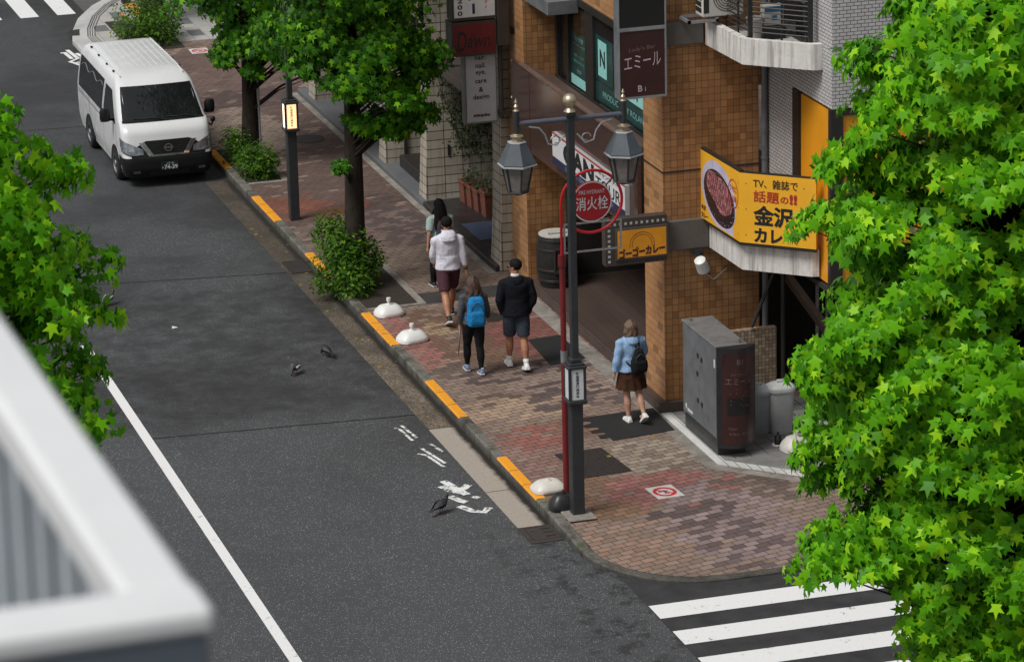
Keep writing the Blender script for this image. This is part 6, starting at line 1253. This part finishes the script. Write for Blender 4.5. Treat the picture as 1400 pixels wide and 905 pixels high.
def pack(fig, name, mat, dark, w_=.28, h=.44, d=.18, zc=.665, strap=True, y0=None, label=None, taper=.85, xoff=0.0):
    H, dz = fig.H, fig.dz; y0 = y0 if y0 is not None else -.078*H; o = thing('backpack', label, 'backpack', tuple(fig.t.matrix_world @ Vector((0, 0, 0))) if 0 else tuple(fig.t.location), None, fig.t.rotation_euler.z)
    zc = zc*H+dz; se = lambda rx, ry, z, k=.5, yo=0, n=24: [(xoff+rx*math.copysign(abs(math.cos(2*PI*i/n))**k, math.cos(2*PI*i/n)), y0-d/2+yo+ry*math.copysign(abs(math.sin(2*PI*i/n))**k, math.sin(2*PI*i/n)), z) for i in range(n)]
    b = MB(); b.loft([se(w_*.36, d*.30, zc-h*.5), se(w_*.47, d*.44, zc-h*.46), se(w_*.5, d*.5, zc-h*.25), se(w_*.5*.97, d*.5, zc), se(w_*.5*taper, d*.42, zc+h*.3), se(w_*.40*taper, d*.32, zc+h*.45), se(w_*.25, d*.16, zc+h*.5)]); bd_ = remeshed(b, 'bag_body', mat, o, .010, 4, folds(.004, 5))
    b = MB(); b.loft([se(w_*.36, d*.12, zc-h*.40, .5, -d*.46), se(w_*.40, d*.16, zc-h*.3, .5, -d*.47), se(w_*.37, d*.15, zc-h*.02, .5, -d*.46), se(w_*.30, d*.08, zc+h*.06, .5, -d*.42)]); remeshed(b, 'pocket', dark, o, .010, 3)
    b = MB(); b.tube([(xoff-w_*.32, y0-d*.95, zc+h*.02), (xoff-w_*.28, y0-d*.98, zc+h*.2), (xoff, y0-d*.93, zc+h*.34), (xoff+w_*.28, y0-d*.98, zc+h*.2), (xoff+w_*.32, y0-d*.95, zc+h*.02)], .006, 6); b.tube([(xoff-.03, y0-d*.4, zc+h*.48), (xoff-.02, y0-d*.4, zc+h*.56), (xoff+.02, y0-d*.4, zc+h*.56), (xoff+.03, y0-d*.4, zc+h*.48)], .009, 8); link('zip', b.mesh('zip', MT['seam']), o, True)
    if strap:
        b = MB()
        for sd in (-1, 1):
            sx = sd*.062*H; b.tube([(xoff*.6+sd*w_*.22, y0-.02, zc+h*.42), (sx, -.03*H, .845*H+dz), (sx, .035*H, .838*H+dz), (sx*1.05, .084*H, .77*H+dz), (sx*1.15, .08*H, .68*H+dz), (sx*1.5, .0, .62*H+dz), (xoff+sd*w_*.42, y0-.03, zc-h*.38)], .017, 8, flat=.5)
        link('strap', b.mesh('strap', dark, True), o, True)
    return o

# --- woman at the back: black hair, mint T-shirt
f = Fig('woman with long black hair in a mint T-shirt walking farthest up the pavement', (1.62, 5.5, .152), math.radians(6), 1.53, 'skin', dict(legL=(14, 4), legR=(-16, 14), footR=-25, armL=(-12, 12, 14, 0), armR=(14, 10, 25, 5), nod=-26, yaw=8), True).body()
f.top('t_shirt', MT['mint'], hem=.50, cuff=.42, off=.016, sl_off=.02, seed=1); f.bottoms('trousers', MT['black_cloth'], .98, 1.15, .014, seed=3); f.shoe('shoe', MT['black_shoe'], MT['white_shoe'])
b = MB(); f.hair_cap(b, 1.06); H, dz = f.H, f.dz; b.loft([f.ring((x_, y_, z*H+dz), rx, ry) for z, x_, y_, rx, ry in ((.97, 0, -.0, .08, .08), (.92, 0, -.03, .098, .075), (.85, 0, -.06, .115, .06), (.78, -.02, -.085, .12, .045), (.72, -.05, -.095, .09, .035), (.67, -.07, -.09, .05, .025))]); b.loft([f.ring((x_, y_, z*H+dz), .03, .03) for z, x_, y_ in ((.90, -.07, .02), (.82, -.10, .03), (.74, -.12, .03), (.68, -.125, .02))]); remeshed(b, 'hair', MT['hair_black'], f.t, .010, 3, strands(.003))
pack(f, 'backpack', MT['plum_pack'], MT['plum_pack'], .27, .40, .15, .665, label='dark plum backpack worn by the woman in the mint T-shirt')
# --- man in the white hoodie
f = Fig('man in a white hooded sweatshirt and plum shorts walking away with black hair', (1.25, 3.75, .152), math.radians(-4), 1.77, 'skin_tan', dict(legL=(-24, 14), legR=(24, 6), footL=-26, armL=(10, 9, 30, 18), armR=(-10, 10, 14, -4), yaw=-10, nod=-8), False, 1.03).body()
f.top('hoodie', MT['white_cloth'], hem=.515, cuff=.86, g=1.12, off=.014, sl_off=.012, seed=2, fold=.008)
b = MB(); H, dz = f.H, f.dz; b.loft([f.ring((0, y_*H, z*H+dz), rx*H, ry*H) for z, y_, rx, ry in ((.775, -.075, .045, .016), (.80, -.075, .068, .030), (.835, -.055, .074, .042), (.862, -.035, .068, .044), (.88, -.022, .052, .036))]); b.tube([(-.05*H, .03*H, .87*H+dz), (0, .052*H, .845*H+dz), (.05*H, .03*H, .87*H+dz)], .018, 8); remeshed(b, 'hood', MT['white_cloth'], f.t, .010, 4, folds(.006, 4))
f.bottoms('shorts', MT['plum_shorts'], .43, 1.0, .013, .02, 4); f.shoe('shoe', MT['black_shoe'], MT['white_shoe'], MT['black_cloth'], .10)
b = MB(); f.hair_cap(b, 1.03, -.012); remeshed(b, 'hair', MT['hair_black'], f.t, .008, 2, strands(.0035))
b = MB(); M_ = f.HM; b.tube([(x_*H*1.04, y_*H, .006*H) for x_, y_ in ((-.045, -.01), (-.046, .03), (-.03, .056), (0, .064), (.03, .056), (.046, .03), (.045, -.01))], .007, 6, M=M_); link('sunglasses', b.mesh('sunglasses', MT['ink']), f.t, True)
w_ = f.arms[1][2]; e_ = f.arms[1][1]; dd = (w_-e_).normalized(); MB().tube([w_-dd*.035, w_-dd*.012], .030, 12).build('wristband', MT['black_cloth'], f.t, True, True)
# --- woman with the blue backpack
f = Fig('woman with long brown hair and a blue backpack walking nearest the kerb', (.83, .90, .152), math.radians(-3), 1.55, 'skin', dict(legL=(16, 10), legR=(-6, 6), footR=-6, armL=(-4, 10, 20, 6), armR=(8, 16, 26, 0), nod=-8), True, .96).body()
f.top('top', MT['grey_cloth'], hem=.52, cuff=.94, off=.008, sl_off=.010, seed=6); f.bottoms('leggings', MT['black_cloth'], 1.0, 1.04, .006, seed=7); f.shoe('shoe', MT['navy_shoe'], MT['white_shoe'], MT['white_sock'], .10)
b = MB(); f.hair_cap(b, 1.10); H, dz = f.H, f.dz; b.loft([f.ring((x_, y_, z*H+dz), rx, ry) for z, x_, y_, rx, ry in ((.975, 0, -.01, .08, .08), (.93, 0, -.03, .105, .085), (.87, 0, -.055, .128, .08), (.81, 0, -.075, .140, .07), (.765, -.01, -.085, .135, .055), (.735, -.02, -.085, .105, .04))]); remeshed(b, 'hair', MT['hair_brown'], f.t, .010, 3, lambda c: .006*(np.sin(c[:, 0]*70+np.sin(c[:, 2]*22)*2)+np.sin(c[:, 2]*40+c[:, 0]*30)*.6))
pack(f, 'backpack', MT['blue_nylon'], MT['blue_nylon'], .285, .47, .19, .675, label='bright blue hiking backpack with a bulging front pocket', taper=.9, y0=-.075*f.H)
h_ = f.arms[-1][2]; Mw = Matrix.Translation(f.t.location) @ Matrix.Rotation(f.t.rotation_euler.z, 4, 'Z'); hp = Mw @ (h_+Vector((0, .015, -.06))); t = thing('folded_umbrella', 'thin grey folded umbrella held low by the woman with the blue backpack', 'umbrella', tuple(hp))
MB().tube([hp+Vector((.03, .02, .06)), hp, hp+Vector((-.05, -.05, -.36))], [.012, .016, .012], 8).build('canopy', MT['galv'], t, True); MB().tube([hp+Vector((-.05, -.05, -.36)), hp+Vector((-.057, -.058, -.42))], .005, 6).build('ferrule', MT['black_metal'], t)
# --- man in the navy jacket, looking left
f = Fig('man in a black jacket and slate shorts, head turned, hands in his pockets', (1.52, .90, .152), math.radians(-4), 1.74, 'skin_tan', dict(legL=(12, 5), legR=(-12, 8), footR=-14, armL=(-8, 16, 22, 26), armR=(-8, 16, 22, 26), yaw=52, nod=-6), False, 1.06)
f.body(()); f.top('jacket', MT['navy_cloth'], hem=.50, cuff=1.0, g=1.16, off=.022, sl_off=.017, hemflare=.012, seed=8, fold=.009)
b = MB(); H, dz = f.H, f.dz; b.loft([f.ring((0, y_*H, z*H+dz), rx*H, ry*H) for z, y_, rx, ry in ((.79, -.062, .05, .022), (.83, -.045, .062, .034), (.855, -.025, .055, .034))]); remeshed(b, 'hood', MT['navy_cloth'], f.t, .010, 4)
b = MB(); b.loft([f.ring((0, -.004*H, z*H+dz), rx*H, rx*H*.95) for z, rx in ((.845, .044), (.872, .039), (.876, .036))]); link('collar', b.mesh('collar', MT['white_sock'], True), f.t, True)
f.bottoms('shorts', MT['slate_shorts'], .45, 1.06, .015, .025, 9); f.shoe('shoe', MT['white_shoe'], MT['white_shoe'], MT['white_sock'], .24)
b = MB(); f.hair_cap(b, 1.03, -.014); remeshed(b, 'hair', MT['hair_black'], f.t, .008, 2, strands(.0035))
b = MB(); M_ = f.HM
for sd in (-1, 1): b.ball((sd*.020*H, .056*H, .004*H), .0165*H, .006*H, .0115*H, 10, 6, M=M_)
b.tube([(x_*H*1.04, y_*H, .008*H) for x_, y_ in ((-.044, -.012), (-.045, .03), (-.034, .054), (0, .06), (.034, .054), (.045, .03), (.044, -.012))], .003*H, 6, M=M_); link('sunglasses', b.mesh('sunglasses', MT['ink']), f.t, True)
# --- woman in the denim jacket
f = Fig('woman in a pale blue denim jacket and brown skirt walking past the orange pillar', (2.36, -2.12, .152), math.radians(4), 1.52, 'skin', dict(legL=(-4, 6), legR=(-14, 22), footR=-38, armL=(-6, 14, 14, -2), armR=(16, 20, 40, 10), yaw=16, nod=-10), True, 1.0).body()
f.top('jacket', MT['denim'], hem=.505, cuff=.97, g=1.16, off=.022, sl_off=.022, hemflare=.016, seed=10, fold=.009)
b = MB(); H, dz = f.H, f.dz; n = 48; rings = []
for z, r_, am in ((.565, .094, .0), (.53, .108, .004), (.46, .122, .012), (.39, .132, .022), (.325, .142, .030)): rings.append([((r_+am*.5*math.sin(11*a+z*6))*H*1.06*math.cos(a)+.01*(.565-z), (r_+am*.5*math.sin(11*a+z*6))*H*.82*math.sin(a)-.05*(.565-z), z*H+dz) for a in [2*PI*i/n for i in range(n)]])
me = MB().loft(rings, cap=False).mesh('skirt', MT['skirt'], True); link('skirt', me, f.t, True); f.shoe('shoe', MT['white_shoe'], MT['white_shoe'], MT['white_sock'], .06)
b = MB(); f.hair_cap(b, 1.12); b.loft([f.ring((0, y_, z*H+dz), rx, ry) for z, y_, rx, ry in ((.985, -.01, .07, .075), (.95, -.015, .098, .095), (.90, -.02, .112, .098), (.865, -.022, .110, .09), (.845, -.025, .095, .075))]); remeshed(b, 'hair', MT['hair_ash'], f.t, .010, 3, lambda c: .006*(np.sin(c[:, 0]*75+np.sin(c[:, 2]*26)*2)+np.sin(c[:, 1]*60+c[:, 2]*30)*.6))
b = MB(); b.loft([f.ring((0, y_*H, z*H+dz), rx*H, ry*H) for z, y_, rx, ry in ((.775, -.078, .035, .014), (.80, -.078, .058, .026), (.835, -.055, .064, .036), (.86, -.035, .056, .038))]); remeshed(b, 'hood', MT['denim'], f.t, .010, 4, folds(.005, 3))
o = pack(f, 'backpack', MT['black_cloth'], MT['black_cloth'], .25, .36, .15, .63, strap=False, label='black sling backpack hanging low on the woman in the denim jacket', taper=.55, xoff=.05, y0=-.085*f.H)
b = MB(); b.tube([(.06, -.20, .70*H+dz), (.02, -.13, .78*H+dz), (-.06, -.095, .84*H+dz), (-.075, .0, .862*H+dz), (-.06, .09, .80*H+dz)], .014, 8, flat=.5); b.tube([(.07, -.18, .72*H+dz), (.085, -.10, .82*H+dz), (.085, -.01, .856*H+dz), (.08, .09, .8*H+dz)], .014, 8, flat=.5); b.tube([(-.04, -.2, .56*H+dz), (-.10, -.12, .60*H+dz), (-.14, -.02, .66*H+dz)], .012, 8); link('strap', b.mesh('strap', MT['black_cloth'], True), o, True)

# ================================================================ BIRDS
def pigeon(label, x, y, rz, m_body, m_wing, s=1.0, peck=False, grp='pigeons on the road'):
    t = thing('pigeon', label, 'bird', (x, y, .002), grp, rz); S_ = Matrix.Scale(s, 4); b = MB()
    hd = (0, .150, .05) if peck else (0, .125, .215)
    secs = [((0, -.115, .105), .020, .014), ((0, -.07, .115), .045, .036), ((0, -.01, .125), .062, .058), ((0, .05, .135), .058, .058), ((0, .095, .15), .040, .042)]
    b.loft([[(c[0]+rx*math.cos(2*PI*i/14), c[1], c[2]+rz_*math.sin(2*PI*i/14)) for i in range(14)] for c, rx, rz_ in secs], M=S_)
    b.tube([(0, .08, .15), ((0, .115, .13) if peck else (0, .115, .18)), hd], [.036, .026, .021], 12, M=S_); b.ball(hd, .024, .028, .024, 12, 8, M=S_)
    b.loft([[(-.022, -.10, .112), (.022, -.10, .112), (.022, -.10, .098), (-.022, -.10, .098)], [(-.035, -.215, .075), (.035, -.215, .075), (.035, -.215, .069), (-.035, -.215, .069)]], M=S_); remeshed(b, 'body', m_body, t, .006, 2)
    for sd in (-1, 1):
        b = MB(); b.loft([[(sd*(w_+.004*(k in (1, 2))), yy, z+h*(1 if k in (0, 1) else -1)*(.6 if k in (0, 3) else 1)) for k in range(4)] for yy, w_, z, h in ((.075, .045, .14, .02), (.03, .062, .138, .036), (-.04, .058, .128, .034), (-.10, .038, .112, .018), (-.165, .018, .092, .006))], M=S_); b.build('wing', m_wing, t, True, True)
        b = MB(); b.tube([(sd*.022, .01, .08), (sd*.024, .012, .035), (sd*.024, .0, .004)], [.009, .005, .004], 6, M=S_)
        for a in (-.5, 0, .5, PI): b.tube([(sd*.024, 0, .004), (sd*.024+.032*math.sin(a), .032*math.cos(a), .003)], .003, 5, M=S_)
        b.build('leg', MT['leg_pink'], t, False, True)
    b = MB(); hv = Vector(hd); bv = Vector((0, .6, -1)) if peck else Vector((0, 1, -.3)); b.tube([hv+bv.normalized()*.02, hv+bv.normalized()*.045], [.007, .002], 6, M=S_); b.build('beak', MT['beak'], t, False, True)
pigeon('dark pigeon walking on the asphalt beside the worn white road lettering', -1.30, -4.6, math.radians(-60), MT['feather_dark'], MT['feather_dark'], 1.05)
pigeon('pale-winged pigeon beside the long leaf-dark joint near the maple crown', -3.70, 7.1, math.radians(-50), MT['feather_grey'], MT['feather_pale'])
pigeon('white-backed pigeon pecking in the middle of the dark patched asphalt', -1.68, 2.3, math.radians(140), MT['feather_grey'], MT['feather_pale'], .95, True)
pigeon('small dark pigeon near the gutter behind the white-backed one', -1.0, 3.0, math.radians(20), MT['feather_dark'], MT['feather_grey'], .95, True)

# ================================================================ TERRACE RAILING (close to the camera)
tb = thing('terrace_building', 'pale terrace block that carries the white box-section railing', 'building', (-15.6, -44, 0)); MB().box(-18, -13.55, -48.75, -40, .1, 15.35).build('wall', MT['far_wall'], tb); MB().box(-18, -13.50, -48.8, -40, 15.352, 15.5).build('terrace_floor', MT['plain_grey'], tb)
t = thing('terrace_railing', 'white box-section railing with grey balusters at a terrace corner', 'railing', (-13.635, -48.56, 15.5))
zt = 16.578
b = MB(); b.box(-13.694, -13.632, -48.545, -40.2, zt-.048, zt, bev=.008); b.build('side_rail', MT['rail_white'], t)
b = MB(); b.box(-17.8, -13.632, -48.61, -48.546, zt-.022, zt+.002, bev=.006); b.build('front_rail', MT['rail_white'], t); b = MB(); b.box(-17.8, -13.638, -48.606, -48.556, zt-.10, zt-.0225, bev=.004); b.build('front_board', MT['panel_grey'], t)
b = MB(); b.box(-13.692, -13.640, -48.602, -48.560, 15.502, zt-.102, bev=.004); b.build('corner_post', MT['rail_white'], t)
for k in range(24):
    y = -48.42+.115*k; MB().box(-13.672, -13.648, y-.012, y+.012, 15.58, zt-.049).build('baluster', MT['bar_grey'], t)
for k in range(30):
    x = -13.80-.115*k; MB().box(x-.010, x+.010, -48.597, -48.575, 15.58, zt-.102).build('baluster', MT['bar_grey'], t)
MB().box(-13.646, -13.638, -48.5, -40.3, 15.6, zt-.049).build('side_panel', MT['panel_grey'], t)
b = MB(); b.box(-13.69, -13.645, -48.545, -40.2, 15.53, 15.578).box(-17.8, -13.70, -48.605, -48.55, 15.53, 15.578); b.build('bottom_rail', MT['rail_grey'], t); t.rotation_euler.z = math.radians(1.5)
# ================================================================ every separate piece of these parts is a part of its own
def split_loose(o):
    import bmesh
    b = bmesh.new(); b.from_mesh(o.data); b.verts.ensure_lookup_table(); seen = set(); groups = []
    for v in b.verts:
        if v.index in seen: continue
        st = [v]; seen.add(v.index); g = []
        while st:
            q_ = st.pop(); g.append(q_.index)
            for e in q_.link_edges:
                k = e.other_vert(q_)
                if k.index not in seen: seen.add(k.index); st.append(k)
        groups.append(set(g))
    b.free()
    if len(groups) < 2 or len(groups) > 12: return
    src = o.data; vs = [tuple(v.co) for v in src.vertices]; fs = [(tuple(p.vertices), p.use_smooth, p.material_index) for p in src.polygons]
    for i, g in enumerate(groups):
        idx = {k: n for n, k in enumerate(sorted(g))}; ff = [f for f in fs if f[0][0] in g]
        me = bpy.data.meshes.new(src.name); me.from_pydata([vs[k] for k in sorted(g)], [], [tuple(idx[k] for k in f[0]) for f in ff])
        for mm in src.materials: me.materials.append(mm)
        me.polygons.foreach_set('use_smooth', [f[1] for f in ff]); me.polygons.foreach_set('material_index', [f[2] for f in ff])
        if any(f[1] for f in ff): me.set_sharp_from_angle(angle=math.radians(40))
        me.update()
        if i == 0: o.data = me
        else: c = o.copy(); c.data = me; COL.objects.link(c)
SPLIT = {'poster_letter', 'zip', 'beam', 'movement_joint', 'roof_rim', 'finial', 'glazing', 'poster', 'edge_trim', 'drop_tube', 'scroll', 'yellow_panel', 'low_wall', 'counter', 'rail_posts', 'blank_face', 'corner_frame', 'wall_fitting', 'arcade_wall', 'ground_floor_wall', 'film', 'upper_wall', 'downpipe', 'strut', 'screws', 'hinge', 'sticker', 'bottom_rail', 'menu_sheet', 'intercom', 'bracket', 'service_pipes', 'end_pillar', 'steps', 'step', 'wall'}
for o in list(bpy.data.objects):
    if o.type == 'MESH' and o.name.split('.')[0] in SPLIT and o.parent and not kids(o): split_loose(o)
